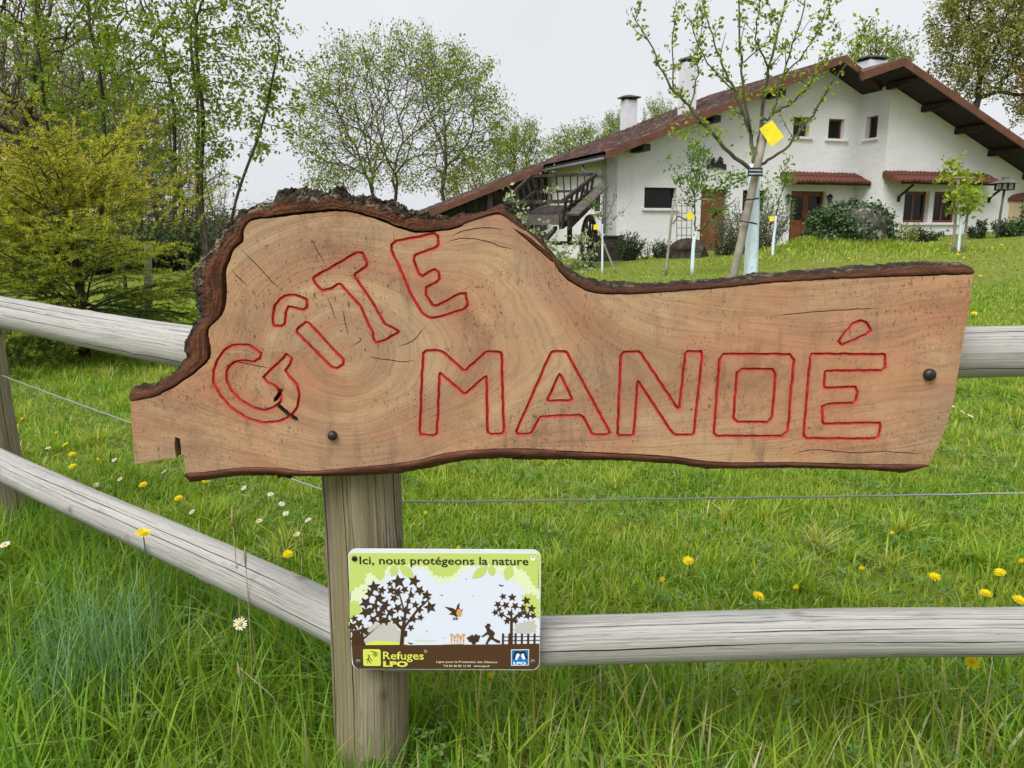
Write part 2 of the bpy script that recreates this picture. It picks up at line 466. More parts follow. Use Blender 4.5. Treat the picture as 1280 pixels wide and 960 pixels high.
FD = np.array([-0.782, 0.623]); F0 = np.array([-0.26, 1.31])       # left run of the fence
def fence_dist(x, y):
    """signed distance to the left fence run, positive on the far side"""
    return (x - F0[0]) * FD[1] * 1.0 + (y - F0[1]) * -FD[0] * 1.0
def wedge(rng, n_, a, b, k=0.78, pad=0.35):
    y = np.sqrt(rng.uniform(a * a, b * b, n_))
    x = rng.uniform(-1, 1, n_) * (k * y + pad)
    return x, y
def cl(x, y, f, seed=0):
    """cheap smooth patchiness 0..1"""
    return 0.5 + 0.5 * (np.sin(x * f + seed) * np.cos(y * f * 1.13 + seed * 2.1) * 0.6 + 0.4 * np.sin((x + y) * f * 1.9 + seed * 3))
rng = np.random.default_rng(7)
def is_long(x, y):
    left = (fence_dist(x, y) < 0.22) & (x < -0.15)
    right = (x >= -0.15) & (y < 1.62 + 0.08 * np.sin(x * 9))
    return left | right

# tall unmown grass under and in front of the fence
x, y = wedge(rng, 64000, 0.95, 2.9, 0.8, 0.4)
k = is_long(x, y); x, y = x[k], y[k]
pp = cl(x, y, 7, 1.0)
h = (0.05 + 0.15 * rng.uniform(0, 1, len(x)) ** 1.3) * (0.65 + 0.6 * pp) * np.where(x < -0.15, 1.12, 0.95)
rn = np.clip(rng.uniform(0, 0.93, len(x)) * np.where(x > -0.1, 1.0, 0.82) + (rng.uniform(0, 1, len(x)) > 0.955) * 0.35 + np.where(x > -0.1, 0.10, 0.02), 0, 1)
g = link("tall_grass", blade_mesh("tall_grass", rng, x, y, h, 0.0018 + 0.0058 * rng.uniform(0, 1, len(x)) ** 2, np.abs(rng.normal(0.45, 0.5, len(x))), 3, rn), M['longgrass'])
tag(g, "tall unmown grass tufts along the foot of the fence", "grass", kind="stuff")
# a clump of bluish grass left of the post
NBG = 380
bx = rng.normal(-0.90, 0.075, NBG); by = rng.normal(1.58, 0.09, NBG)
g = link("blue_grass", blade_mesh("blue_grass", rng, bx, by, rng.uniform(0.16, 0.30, NBG), rng.uniform(0.0018, 0.0036, NBG), np.abs(rng.normal(0.3, 0.3, NBG)), 3), M['bluegrass'])
tag(g, "clump of fine blue green grass below the lower left rail", "grass", kind="stuff")
# mown lawn, near to far
def lawn(name, n_, a, b, h0, h1, w0, w1, seg, label):
    x, y = wedge(rng, n_, a, b)
    k = ~is_long(x, y) & (rng.uniform(0, 1, n_) < 0.22 + 0.95 * (cl(x, y, 3.1, 6.0) * .5 + cl(x, y, 9.5, 3.3) * .5))
    x, y = x[k], y[k]
    pp = cl(x, y, 4.5, 0.3) * 0.5 + cl(x, y, 13, 2.0) * 0.3 + cl(x, y, 29, 5.0) * 0.2
    h = (h0 + (h1 - h0) * rng.uniform(0, 1, len(x))) * (0.55 + 0.9 * pp)
    rn = np.clip(rng.uniform(0, 0.86, len(x)) * 0.62 + 0.24 * cl(x, y, 6.0, 4.0) + 0.16 * cl(x, y, 17.0, 1.0) + (rng.uniform(0, 1, len(x)) > 0.89 + .06 * cl(x, y, 9, 8.0)) * 0.4, 0, 1)
    o = link(name, blade_mesh(name, rng, x, y, h, rng.uniform(w0, w1, len(x)), np.abs(rng.normal(0.55, 0.5, len(x))), seg, rn), M['lawn'])
    return tag(o, label, "grass", kind="stuff")
lawn("lawn_grass", 130000, 1.3, 3.2, 0.022, 0.066, 0.0025, 0.0058, 2, "short lawn grass just behind the fence")
lawn("lawn_grass", 105000, 3.2, 6.5, 0.025, 0.072, 0.004, 0.008, 2, "mown lawn grass in the middle of the garden")
lawn("lawn_grass", 75000, 6.5, 13.0, 0.035, 0.08, 0.008, 0.017, 2, "mown lawn grass beyond the carved sign")
lawn("lawn_grass", 90000, 13.0, 34.0, 0.03, 0.06, 0.012, 0.03, 2, "far lawn grass in front of the house")

# brighter coarse tufts standing out of the mown lawn
tx, ty = wedge(rng, 420, 1.65, 7.0); kk = ~is_long(tx, ty); tx, ty = tx[kk], ty[kk]
nb_ = rng.integers(25, 80, len(tx)); ex = np.repeat(tx, nb_); ey = np.repeat(ty, nb_); ml = len(ex)
ex = ex + rng.normal(0, .022, ml); ey = ey + rng.normal(0, .022, ml)
g = link("grass_tufts", blade_mesh("grass_tufts", rng, ex, ey, rng.uniform(.05, .125, ml), rng.uniform(.003, .0062, ml), np.abs(rng.normal(.7, .45, ml)), 3, np.clip(np.repeat(rng.uniform(.45, .9, len(tx)), nb_) + rng.normal(0, .08, ml), 0, 1)), M['lawn'])
tag(g, "coarse bright grass tufts standing out of the mown lawn", "grass", kind="stuff")

# clover and other broad leaves: each a small three-lobed leaf lying in the turf
def clover(name, n_, a, b, size, label, sel=None):
    x, y = wedge(rng, n_ * 3, a, b)
    k = cl(x, y, 5.5, 2.4) > 0.52
    if sel is not None: k &= sel(x, y)
    x, y = x[k][:n_], y[k][:n_]; m = len(x)
    z = terrain(x, y) + np.where(is_long(x, y), rng.uniform(0.03, 0.10, m), rng.uniform(0.02, 0.055, m))
    s_ = size * rng.uniform(0.6, 1.25, m); a0 = rng.uniform(0, 6.28, m); tilt = rng.uniform(-0.5, 0.5, (m, 2))
    Vs = []; Fs = []; cnt = 0
    for l in range(3):
        aa = a0 + l * 2.094
        for (r_, da) in ((0.0, 0), (0.62, 0.55), (1.0, 0.27), (1.0, -0.27), (0.62, -0.55)):
            dx, dy = np.cos(aa + da) * r_ * s_, np.sin(aa + da) * r_ * s_
            Vs.append(np.stack([x + dx, y + dy, z + dx * tilt[:, 0] + dy * tilt[:, 1] + 0.12 * s_ * r_ * (abs(da) > 0.4)], -1))
    V = np.stack(Vs, 1)
    bb = (np.arange(m) * 15)[:, None]
    F = [np.concatenate([bb + l * 5 + i for i in range(5)], 1) for l in range(3)]
    o = link(name, np_mesh(name, V.reshape(-1, 3), F, False, {"rnd": np.repeat(rng.uniform(0, 1, m), 15)}), M['clover'])
    return tag(o, label, "clover", kind="stuff")
clover("clover", 9500, 1.62, 5.0, 0.0115, "low clover leaves spread through the short lawn", lambda x, y: ~is_long(x, y))
clover("clover", 900, 1.1, 2.0, 0.013, "broad clover leaves in the tall grass by the fence", is_long)

# ------------------------------------------------------------------ trees
def colonize(seed, starts, attr, step, kill, infl, iters=140, up=0.10, jit=0.12):
    rg = np.random.default_rng(seed)
    pos = []; par = []
    for ch in starts:
        prev = -1
        for i, p in enumerate(ch):
            if isinstance(p, int): prev = p; continue
            pos.append(np.array(p, float)); par.append(prev); prev = len(pos) - 1
    attr = np.array(attr, float)
    best = np.full(len(attr), 1e9); bi = np.zeros(len(attr), int)
    def upd(ids):
        nonlocal best, bi
        P = np.array([pos[i] for i in ids])
        D = np.linalg.norm(attr[:, None, :] - P[None], axis=2)
        j = D.argmin(1); dm = D[np.arange(len(attr)), j]
        k = dm < best
        best[k] = dm[k]; bi[k] = np.array(ids)[j[k]]
    upd(list(range(len(pos))))
    grown = {}
    for _ in range(iters):
        al = (best > kill) & (best < infl)
        if not al.any(): break
        A = attr[al]; B = bi[al]
        new = []
        for nd in np.unique(B):
            v = A[B == nd] - pos[nd]
            v /= np.linalg.norm(v, axis=1)[:, None]
            d_ = v.sum(0); L = np.linalg.norm(d_)
            if L < 1e-6: continue
            d_ = d_ / L + np.array([0, 0, up]) + rg.normal(0, jit, 3)
            d_ /= np.linalg.norm(d_)
            c_ = grown.get(nd, 0)
            if c_ > 3: continue
            grown[nd] = c_ + 1
            pos.append(pos[nd] + d_ * step); par.append(int(nd)); new.append(len(pos) - 1)
        if not new: break
        upd(new)
    return np.array(pos), np.array(par)
def fan(seed, starts, pts, frac=0.30, jit=0.05):
    """limbs that fork and fork again towards points spread through the crown"""
    rg = np.random.default_rng(seed); pos = []; par = []; ends = []
    for ch in starts:
        prev = -1
        for p_ in ch:
            pos.append(np.array(p_, float)); par.append(prev); prev = len(pos) - 1
        ends.append(prev)
    pts = np.array(pts, float)
    E_ = np.array([pos[i] for i in ends]); D_ = np.array([pos[i] - pos[max(par[i], 0)] for i in ends]); D_ /= np.linalg.norm(D_, axis=1)[:, None] + 1e-9
    V_ = pts[:, None, :] - E_[None]; dist = np.linalg.norm(V_, axis=2)
    cost = dist * (1.6 - (V_ * D_[None]).sum(2) / (dist + 1e-9))
    cost *= rg.uniform(.62, 1.5, cost.shape)                      # neighbouring limbs interleave
    own_ = cost.argmin(1)
    stack = [(ends[k], pts[own_ == k]) for k in range(len(ends))]
    while stack:
        i, S = stack.pop()
        if len(S) == 0: continue
        p_ = pos[i]; d_ = S.mean(0) - p_; L = np.linalg.norm(d_)
        if len(S) == 1 or L < .05:
            for k in range(1, 4):
                q = p_ + (S[0] - p_) * k / 3 + rg.normal(0, jit * .6 * L, 3) * (k < 3)
                pos.append(q); par.append(i); i = len(pos) - 1
            continue
        mid_ = p_ + d_ * frac * .5 + rg.normal(0, jit * L * .5, 3)
        pos.append(mid_); par.append(i); i = len(pos) - 1
        q = p_ + d_ * frac + rg.normal(0, jit * L * .6, 3)
        pos.append(q); par.append(i); i = len(pos) - 1
        U = S - q; U /= np.linalg.norm(U, axis=1)[:, None] + 1e-9
        if len(S) > 12: U = U + rg.normal(0, .22, U.shape)
        kk = 3 if (len(S) > 40 and rg.uniform() < .3) else 2
        c_ = U[rg.choice(len(U), min(kk, len(U)), replace=False)]
        for _ in range(5):
            lab = (U @ c_.T).argmax(1)
            c_ = np.array([U[lab == k].mean(0) if (lab == k).any() else c_[k] for k in range(len(c_))])
        if len(set(lab.tolist())) == 1: lab = np.arange(len(S)) % 2
        for k in range(len(c_)): stack.append((i, S[lab == k]))
    return np.array(pos), np.array(par)
def skeleton(pos, par, tip=0.006, expo=2.35):
    n_ = len(pos)
    ch = [[] for _ in range(n_)]
    for i, p in enumerate(par):
        if p >= 0: ch[p].append(i)
    r_ = np.zeros(n_)
    for i in range(n_ - 1, -1, -1):
        r_[i] = tip if not ch[i] else (sum(r_[c_] ** expo for c_ in ch[i]) + (tip * 0.35) ** expo) ** (1 / expo)
    return r_, ch
def branch_mesh(name, pos, par, r_, ch, thick=8, thin=4):
    Vs = []; Fs = []; n0 = 0
    stack = [(i, None) for i, p in enumerate(par) if p < 0]
    while stack:
        i, pre = stack.pop()
        chain = [pre, i] if pre is not None else [i]
        while ch[i]:
            cs = sorted(ch[i], key=lambda c_: -r_[c_])
            for c_ in cs[1:]: stack.append((c_, i))
            i = cs[0]; chain.append(i)
        if len(chain) < 2: continue
        rr = r_[chain].copy()
        if pre is not None: rr[0] = min(rr[0], rr[1] * 1.15)
        rr[-1] *= 0.5
        nn = thick if rr.max() > 0.05 else (6 if rr.max() > 0.02 else thin)
        V, F, A = tube_arrays(pos[chain], rr, nn, False)
        Vs.append(V)
        m = len(chain)
        a = np.arange(m - 1)[:, None] * nn; j = np.arange(nn)[None, :]; kx = (j + 1) % nn
        q = np.stack([a + j, a + kx, a + nn + kx, a + nn + j], -1).reshape(-1, 4) + n0
        Fs.append(q); n0 += len(V)
    return np_mesh(name, np.concatenate(Vs), Fs, True)
def leaf_mesh(name, rg, P, size, aspect=0.55, droop=0.3, rnd=None):
    """one folded leaf (two triangles) at each point"""
    m = len(P)
    d_ = rg.normal(0, 1, (m, 3)); d_[:, 2] -= droop
    d_ /= np.linalg.norm(d_, axis=1)[:, None]
    s_ = np.cross(d_, rg.normal(0, 1, (m, 3))); s_ /= np.linalg.norm(s_, axis=1)[:, None] + 1e-9
    nrm = np.cross(d_, s_)
    L = (size * rg.uniform(0.6, 1.3, m))[:, None]
    a = P; b = P + d_ * L * 0.5 + s_ * L * aspect / 2 + nrm * L * 0.1; c_ = P + d_ * L; e = P + d_ * L * 0.5 - s_ * L * aspect / 2 + nrm * L * 0.1
    V = np.stack([a, b, c_, e], 1).reshape(-1, 3)
    bb = (np.arange(m) * 4)[:, None]
    F = np.concatenate([np.concatenate([bb, bb + 1, bb + 2], 1), np.concatenate([bb, bb + 2, bb + 3], 1)])
    rnd = rg.uniform(0, 1, m) if rnd is None else rnd
    return np_mesh(name, V, F, False, {"rnd": np.repeat(rnd, 4)})
def twig_points(rg, pos, par, r_, rmax, per, spread):
    idx = np.where((r_ < rmax) & (par >= 0))[0]
    cnt = rg.poisson(per / 4.0, len(idx))
    ids = np.repeat(idx, cnt)
    t = rg.uniform(0, 1, len(ids))[:, None]
    c_ = pos[ids] * t + pos[par[ids]] * (1 - t) + rg.normal(0, spread, (len(ids), 3))
    c_ = np.repeat(c_, rg.integers(2, 7, len(c_)), 0)                  # leaves open in little bunches
    return c_ + rg.normal(0, spread * .55, c_.shape)
def ellipsoid(rg, n_, c_, r3, shell=0.5, zmin=-1.0):
    out = []
    while len(out) < n_:
        p = rg.normal(0, 1, 3); p /= np.linalg.norm(p)
        p *= rg.uniform(shell ** 3, 1) ** (1 / 3)
        if p[2] < zmin: continue
        out.append(np.array(c_) + p * np.array(r3))
    return np.array(out)
def tree(name, label, loc, seed, starts, attr, step, kill, infl, tip, leafmat_, leaf, per, spread, rmax=None, bark='bark_grey', group=None, cat="tree", up=0.1, jit=0.14, expo=2.35, patch=None, aspect=0.55, fanned=False):
    rg = np.random.default_rng(seed)
    pos, par = fan(seed, starts, attr, .27, .03) if fanned else colonize(seed, starts, attr, step, kill, infl, up=up, jit=jit)
    r_, ch = skeleton(pos, par, tip, expo)
    e = empty(name, loc, label, cat, group)
    link("trunk", branch_mesh("trunk", pos, par, r_, ch), M[bark], e)
    if per > 0:
        P = twig_points(rg, pos, par, r_, rmax or tip * (1.06 if fanned else 2.6), per, spread)
        if patch is not None:
            P = P[patch(P, rg)]
        # leaf colour drifts from clump to clump, so light and dark sprays show
        cl_ = 0.5 + 0.5 * np.sin(P[:, 0] * 2.1 / max(step, .1) * .3 + seed) * np.sin(P[:, 2] * 2.7 / max(step, .1) * .3)
        link("crown", leaf_mesh("crown", rg, P, leaf, aspect, rnd=np.clip(0.55 * rg.uniform(0, 1, len(P)) + 0.45 * cl_, 0, 1)), M[leafmat_], e)
    return e
def copy_tree(e, loc, rz, sc, label, group=None, name=None):
    c_ = e.copy(); COL.objects.link(c_)
    c_.location = loc; c_.rotation_euler = (0, 0, rz); c_.scale = (sc[0], sc[1], sc[2])
    c_["label"] = label
    if group: c_["group"] = group
    for k in list(e.children):
        q = k.copy(); COL.objects.link(q); q.parent = c_
    return c_

M['leaf_spring'] = leafmat('spring_leaf', [(0.0, (0.12, 0.18, 0.022)), (0.5, (0.22, 0.295, 0.034)), (1.0, (0.35, 0.41, 0.05))])
M['leaf_maple'] = leafmat('fresh_maple_leaf', [(0.0, (0.115, 0.18, 0.020)), (0.5, (0.205, 0.295, 0.030)), (1.0, (0.33, 0.42, 0.05))], 0.45)
M['leaf_olive'] = leafmat('olive_bud_leaf', [(0.0, (0.15, 0.16, 0.045)), (0.5, (0.27, 0.275, 0.075)), (1.0, (0.40, 0.40, 0.115))])
M['leaf_fruit'] = leafmat('fruit_tree_leaf', [(0.0, (0.15, 0.25, 0.02)), (0.6, (0.29, 0.39, 0.03)), (1.0, (0.45, 0.52, 0.045))], 0.4)
M['leaf_fruit2'] = leafmat('young_fruit_leaf', [(0.0, (0.07, 0.16, 0.02)), (0.6, (0.13, 0.25, 0.03)), (1.0, (0.20, 0.31, 0.05))], 0.4)
M['leaf_copper'] = leafmat('copper_leaf', [(0.0, (0.20, 0.07, 0.02)), (1.0, (0.34, 0.14, 0.04))])
M['leaf_yellow'] = leafmat('yellow_green_leaf', [(0.0, (0.16, 0.20, 0.02)), (1.0, (0.34, 0.36, 0.05))])
M['leaf_pale'] = leafmat('variegated_leaf', [(0.0, (0.14, 0.20, 0.08)), (0.5, (0.30, 0.36, 0.19)), (1.0, (0.50, 0.54, 0.36))], 0.3)
M['leaf_dark'] = leafmat('dark_evergreen_leaf', [(0.0, (0.018, 0.038, 0.014)), (0.7, (0.040, 0.075, 0.025)), (1.0, (0.08, 0.115, 0.05))], 0.15)
M['leaf_ivy'] = leafmat('ivy_leaf', [(0.0, (0.018, 0.048, 0.014)), (0.6, (0.045, 0.095, 0.028)), (1.0, (0.13, 0.18, 0.075))], 0.15, 0.35, 0.4)
M['leaf_grey'] = leafmat('grey_green_leaf', [(0.0, (0.06, 0.085, 0.035)), (0.6, (0.13, 0.155, 0.075)), (1.0, (0.24, 0.25, 0.15))], 0.3)

# the round field maple in the middle distance: several stems from one stool
b = at(497, 272, 45); bz = tz(b.x, 45)
rg = np.random.default_rng(3)
starts = []
for (sx, lean) in ((-0.6, -0.22), (-0.2, 0.12), (2.2, 0.10)):
    starts.append([(sx + lean * t + .05 * math.sin(2 * t + sx * 5), .18 * t * math.sin(sx * 9) + (0.3 if sx > 0.2 else -0.2), t) for t in np.arange(0, 1.6, 0.3)])
att = ellipsoid(rg, 1500, (0.3, 0, 6.5), (6.5, 5.0, 5.6), 0.45, -0.62)
tree("field_maple", "round topped tree with thin spring leaves standing alone against the sky behind the sign", (b.x, 45, bz), 3, starts, att, 0.26, 0.34, 3.6, 0.0092,
     'leaf_spring', 0.165, 9.5, 0.20, bark='bark_grey', up=0.0, jit=0.16, expo=2.75,
     patch=lambda P, rg: rg.uniform(0, 1, len(P)) < np.clip(0.10 + 1.3 * (((P[:, 0] - .3) / 6.5) ** 2 + (P[:, 1] / 5) ** 2 + ((P[:, 2] - 6.5) / 5.6) ** 2 - .38) + 0.7 * (((P[:, 0] - 2.5) ** 2 + (P[:, 2] - 9.4) ** 2) < 1.8) + .12 * (P[:, 2] > 7), 0.06, 1), fanned=True)

# light green hornbeam stems on the left
b = at(245, 255, 19); bz = tz(b.x, 19)
rg = np.random.default_rng(5)
starts = []
for (sx, lean, top) in ((-2.6, -.08, 5.5), (-0.55, -0.02, 6), (-0.15, 0.03, 6.2), (0.18, 0.04, 6.2), (0.42, 0.36, 5.4), (-1.5, -0.05, 6)):
    starts.append([(sx + lean * t + 0.05 * math.sin(t * 2 + sx), (sx * 7.3 % 1 - .5) * 1.2, t) for t in np.arange(0, top, 0.25)])
att = np.concatenate([ellipsoid(rg, 900, (-0.3, 0, 6.0), (2.9, 2.2, 4.2), 0.2, -0.95), ellipsoid(rg, 320, (-2.4, 0.2, 5.2), (1.7, 1.6, 3.4), 0.2, -0.9), ellipsoid(rg, 120, (1.7, 0, 4.9), (1.15, 1.0, 2.3), 0.2, -0.95)])
tree("hornbeam", "slender many stemmed tree in bright green leaf, one stem leaning right", (b.x, 19, bz), 5, starts, att, 0.15, 0.22, 1.7, 0.0052,
     'leaf_maple', 0.108, 9.0, 0.09, bark='bark_dark', up=0.08, jit=0.18, expo=2.3)

# the big dark oak at the left edge and the bare wood behind it
rg = np.random.default_rng(11)
b = at(38, 300, 24); bz = tz(b.x, 24)
starts = [[(0.1 * math.sin(t), 0, t) for t in np.arange(0, 4.4, 0.3)], [(-0.9 - 0.05 * t, 0.5, t) for t in np.arange(0, 4.4, 0.3)]]
att = ellipsoid(rg, 800, (0.3, 0, 6.6), (5.0, 3.2, 5.2), 0.2, -0.8)
oak = tree("old_oak", "dark thick trunked oak at the left edge with heavy crooked limbs", (b.x, 24, bz), 11, starts, att, 0.26, 0.36, 3.0, 0.011,
           'leaf_olive', 0.11, 2.4, 0.14, bark='bark_dark', up=0.02, jit=0.24, expo=2.05)
starts = [[(0.15 * math.sin(t * .8), 0.1 * math.cos(t), t) for t in np.arange(0, 4.5, 0.35)]]
att = ellipsoid(rg, 900, (0, 0, 6.2), (2.9, 2.7, 6.0), 0.1, -0.95)
wood = tree("woodland_tree", "bare grey woodland tree behind the dark oak, nearest the left edge", (at(8, 300, 31).x, 31, tz(-19, 31)), 21, starts, att, 0.28, 0.36, 2.6, 0.011,
            'leaf_olive', 0.12, 2.4, 0.16, bark='bark_grey', up=0.12, jit=0.2, expo=2.3, group="bare trees of the wood on the left")
k = 0
for (px, Y, rz_, s_) in ((52, 35, 1.0, 0.95), (88, 30, 2.1, 0.85), (112, 38, 3.3, 1.0), (140, 33, 4.0, 0.8), (168, 41, 5.2, 0.95), (196, 36, 0.5, 0.72), (222, 44, 2.8, 0.8), (30, 42, 1.7, 1.15), (130, 48, 4.6, 1.15), (70, 47, 5.6, 1.2), (250, 50, 3.0, 0.72), (-20, 29, 2.2, 1.0), (15, 36, .3, .8), (60, 31, 1.9, .6), (102, 34, 5.0, .7), (125, 30, .9, .55), (152, 37, 2.6, .75), (180, 32, 3.9, .55), (205, 40, 1.4, .65), (232, 36, 5.9, .5), (90, 42, 3.6, .9), (10, 50, 4.3, 1.1), (175, 50, 2.0, .9), (270, 44, 1.1, .45)):
    p = at(px, 300, Y)
    copy_tree(wood, (p.x, Y, tz(p.x, Y)), rz_, (s_ * 1.05, s_ * 1.05, s_), "bare grey trunk among the crowded trees of the wood on the left", "bare trees of the wood on the left")
wood["label"] = "bare grey trunk among the crowded trees of the wood on the left"

# small background trees beyond the house
rg = np.random.default_rng(31)
starts = [[(0.05 * t, 0, t) for t in np.arange(0, 1.3, 0.3)]]
att = ellipsoid(rg, 420, (0, 0, 4.4), (2.5, 2.4, 3.6), 0.2, -0.75)
p = at(648, 262, 62)
sm = tree("background_tree", "small round tree beyond the roof, next to the tall round topped tree", (p.x, 62, tz(p.x, 62)), 31, starts, att, 0.24, 0.34, 2.6, 0.011,
          'leaf_spring', 0.15, 6.0, 0.16, up=0.14, fanned=True, expo=2.7, group="trees beyond the house")
for (px, py, Y, rz_, s3, lb) in ((724, 235, 70, 1.2, (1.45, 1.45, 1.0), "greenish tree showing over the low roof left of the first chimney"),
                                 (770, 225, 75, 2.4, (0.9, 0.9, 1.2), "narrow tree showing behind the first chimney"),
                                 (822, 215, 80, 3.7, (0.9, 0.9, 1.4), "narrow tree top showing between the two chimneys"),
                                 (1085, 200, 62, 4.4, (1.6, 1.6, 1.62), "pale tree top showing above the double ridge of the roof")):
    p = at(px, py, Y); copy_tree(sm, (p.x, Y, tz(p.x, Y)), rz_, s3, lb, "trees beyond the house")
p = at(590, 262, 55)
att = ellipsoid(rg, 300, (0, 0, 2.6), (2.6, 2.4, 2.3), 0.2, -0.9)
tree("background_tree", "low yellow green tree just left of the roof's lower end", (p.x, 55, tz(p.x, 55)), 37, [[(0, 0, t) for t in np.arange(0, 1.0, 0.25)]], att, 0.22, 0.32, 2.4, 0.009, 'leaf_yellow', 0.15, 7.0, 0.14, fanned=True, group="trees beyond the house")
rg = np.random.default_rng(41)
p = at(1205, 240, 50); bz = tz(p.x, 50)
starts = [[(0.04 * math.sin(t), 0, t) for t in np.arange(0, 5.0, 0.4)]]
att = np.concatenate([ellipsoid(rg, 620, (0.4, 0, 10.6), (3.6, 3.2, 4.9), 0.2, -0.9), ellipsoid(rg, 260, (4.6, 0, 7.4), (2.6, 2.2, 4.0), 0.2, -0.9)])
tree("tall_tree", "tall olive leaved tree rising behind the right end of the roof", (p.x, 50, bz), 41, starts, att, 0.32, 0.44, 3.6, 0.012,
     'leaf_olive', 0.20, 9.0, 0.22, bark='bark_dark', fanned=True, expo=2.6)
p = at(1290, 150, 40)
att = ellipsoid(rg, 160, (0, 0, 6.2), (1.0, 1.0, 1.7), 0.2)
tree("copper_tree", "copper leaved tree at the right edge above the roof", (p.x, 40, tz(p.x, 40)), 43, [[(0, 0, t) for t in np.arange(0, 4.4, 0.4)]], att, 0.2, 0.28, 2.6, 0.01, 'leaf_copper', 0.14, 7.0, 0.12)

# leafy shrubs built from many upright shoots
def shrub(name, label, loc, seed, w, d, h, mat_, leaf, nleaf, nstem=14, cat="shrub", group=None, aspect=0.5, arch=0.5):
    rg = np.random.default_rng(seed)
    e = empty(name, loc, label, cat, group)
    mb = MB(); P = []
    for i in range(nstem):
        a = rg.uniform(0, 6.28); q = math.sqrt(rg.uniform(0, 1)); L = h * rg.uniform(0.6, 1.05) * (1 - 0.35 * q)
        ex, ey = math.cos(a) * q * w / 2, math.sin(a) * q * d / 2
        pts = [(ex * (0.25 + 0.75 * t ** arch), ey * (0.25 + 0.75 * t ** arch), L * t) for t in np.linspace(0, 1, 6)]
        pts = [tuple(np.array(p_) + rg.normal(0, 0.015 * h, 3) * (k_ > 0)) for k_, p_ in enumerate(pts)]
        mb.tube(pts, np.linspace(0.012, 0.004, 6) * (0.6 + h * 0.4), 4)
        m = nleaf // nstem
        t = rg.uniform(0.08, 1, m) * 4.999; i0 = t.astype(int); f = (t - i0)[:, None]
        A = np.array(pts)
        P.append(A[i0] * (1 - f) + A[i0 + 1] * f + rg.normal(0, 0.055 * (w + d + h) / 3, (m, 3)))
    P = np.concatenate(P); P[:, 2] = np.maximum(P[:, 2], 0.02)
    mb.build("stems", M['bark_twig'], e, True)
    link("foliage", leaf_mesh("foliage", rg, P, leaf, aspect, 0.1), M[mat_], e)
    return e

# ------------------------------------------------------------------ the house
HA = R(17.5); HO = Vector((3.22, 28.0, 0.0))
hd = Vector((math.cos(HA), math.sin(HA), 0)); hb = Vector((-math.sin(HA), math.cos(HA), 0))
def H(u, v, z): return HO + hd * u + hb * v + Vector((0, 0, z))
def hv(px, py, v0):
    r = ray(px, py); t = (v0 + HO.dot(hb)) / r.dot(hb); p = r * t
    return (p - HO).dot(hd), CAM_Z + r.z * t
house = empty("house", HO, "long white rendered house with red brown gabled roofs at the top of the lawn", "house", rz=HA)

def inside(poly, P):
    poly = np.asarray(poly, float); x, y = P[:, 0], P[:, 1]
    r_ = np.zeros(len(P), bool); j = len(poly) - 1
    for i in range(len(poly)):
        xi, yi = poly[i]; xj, yj = poly[j]
        c_ = ((yi > y) != (yj > y)) & (x < (xj - xi) * (y - yi) / (yj - yi + 1e-15) + xi)
        r_ ^= c_; j = i
    return r_
def wall(name, poly, holes, fmap, depth=0.24, mat='white_wall', skirt=True):
    """flat wall with rectangular openings (a0,a1,z0,z1) and their reveals"""
    vs = [Vector(p) for p in poly]; es = [(i, (i + 1) % len(poly)) for i in range(len(poly))]
    for (a0, a1, z0, z1) in holes:
        k = len(vs); vs += [Vector(p) for p in ((a0, z0), (a1, z0), (a1, z1), (a0, z1))]
        es += [(k, k + 1), (k + 1, k + 2), (k + 2, k + 3), (k + 3, k)]
    ov, oe, of, *_ = delaunay_2d_cdt(vs, es, [], 0, 1e-5)
    P = np.array([tuple(v) for v in ov]); T = np.array(of); cen = P[T].mean(1)
    ok = inside(poly, cen)
    for (a0, a1, z0, z1) in holes:
        ok &= ~((cen[:, 0] > a0) & (cen[:, 0] < a1) & (cen[:, 1] > z0) & (cen[:, 1] < z1))
    mb = MB(); mb.add([fmap(a, z, 0) for a, z in P], T[ok].tolist())
    for (a0, a1, z0, z1) in holes:
        q = ((a0, z0), (a1, z0), (a1, z1), (a0, z1))
        mb.add([fmap(a, z, 0) for a, z in q] + [fmap(a, z, depth) for a, z in q], [(0, 1, 5, 4), (1, 2, 6, 5), (2, 3, 7, 6), (3, 0, 4, 7)])
    n0 = len(poly)
    if skirt: mb.add([fmap(a, z, 0) for a, z in poly] + [fmap(a, z, 0.4) for a, z in poly], [(i, (i + 1) % n0, n0 + (i + 1) % n0, n0 + i) for i in range(n0)])
    return mb.build(name, M[mat], house)
def fbox(fmap, mb, a0, a1, z0, z1, d0, d1):
    P = [fmap(a, z, d) for d in (d0, d1) for (a, z) in ((a0, z0), (a1, z0), (a1, z1), (a0, z1))]
    mb.add(P, [(0, 1, 2, 3), (7, 6, 5, 4), (0, 4, 5, 1), (1, 5, 6, 2), (2, 6, 7, 3), (3, 7, 4, 0)])
    return mb
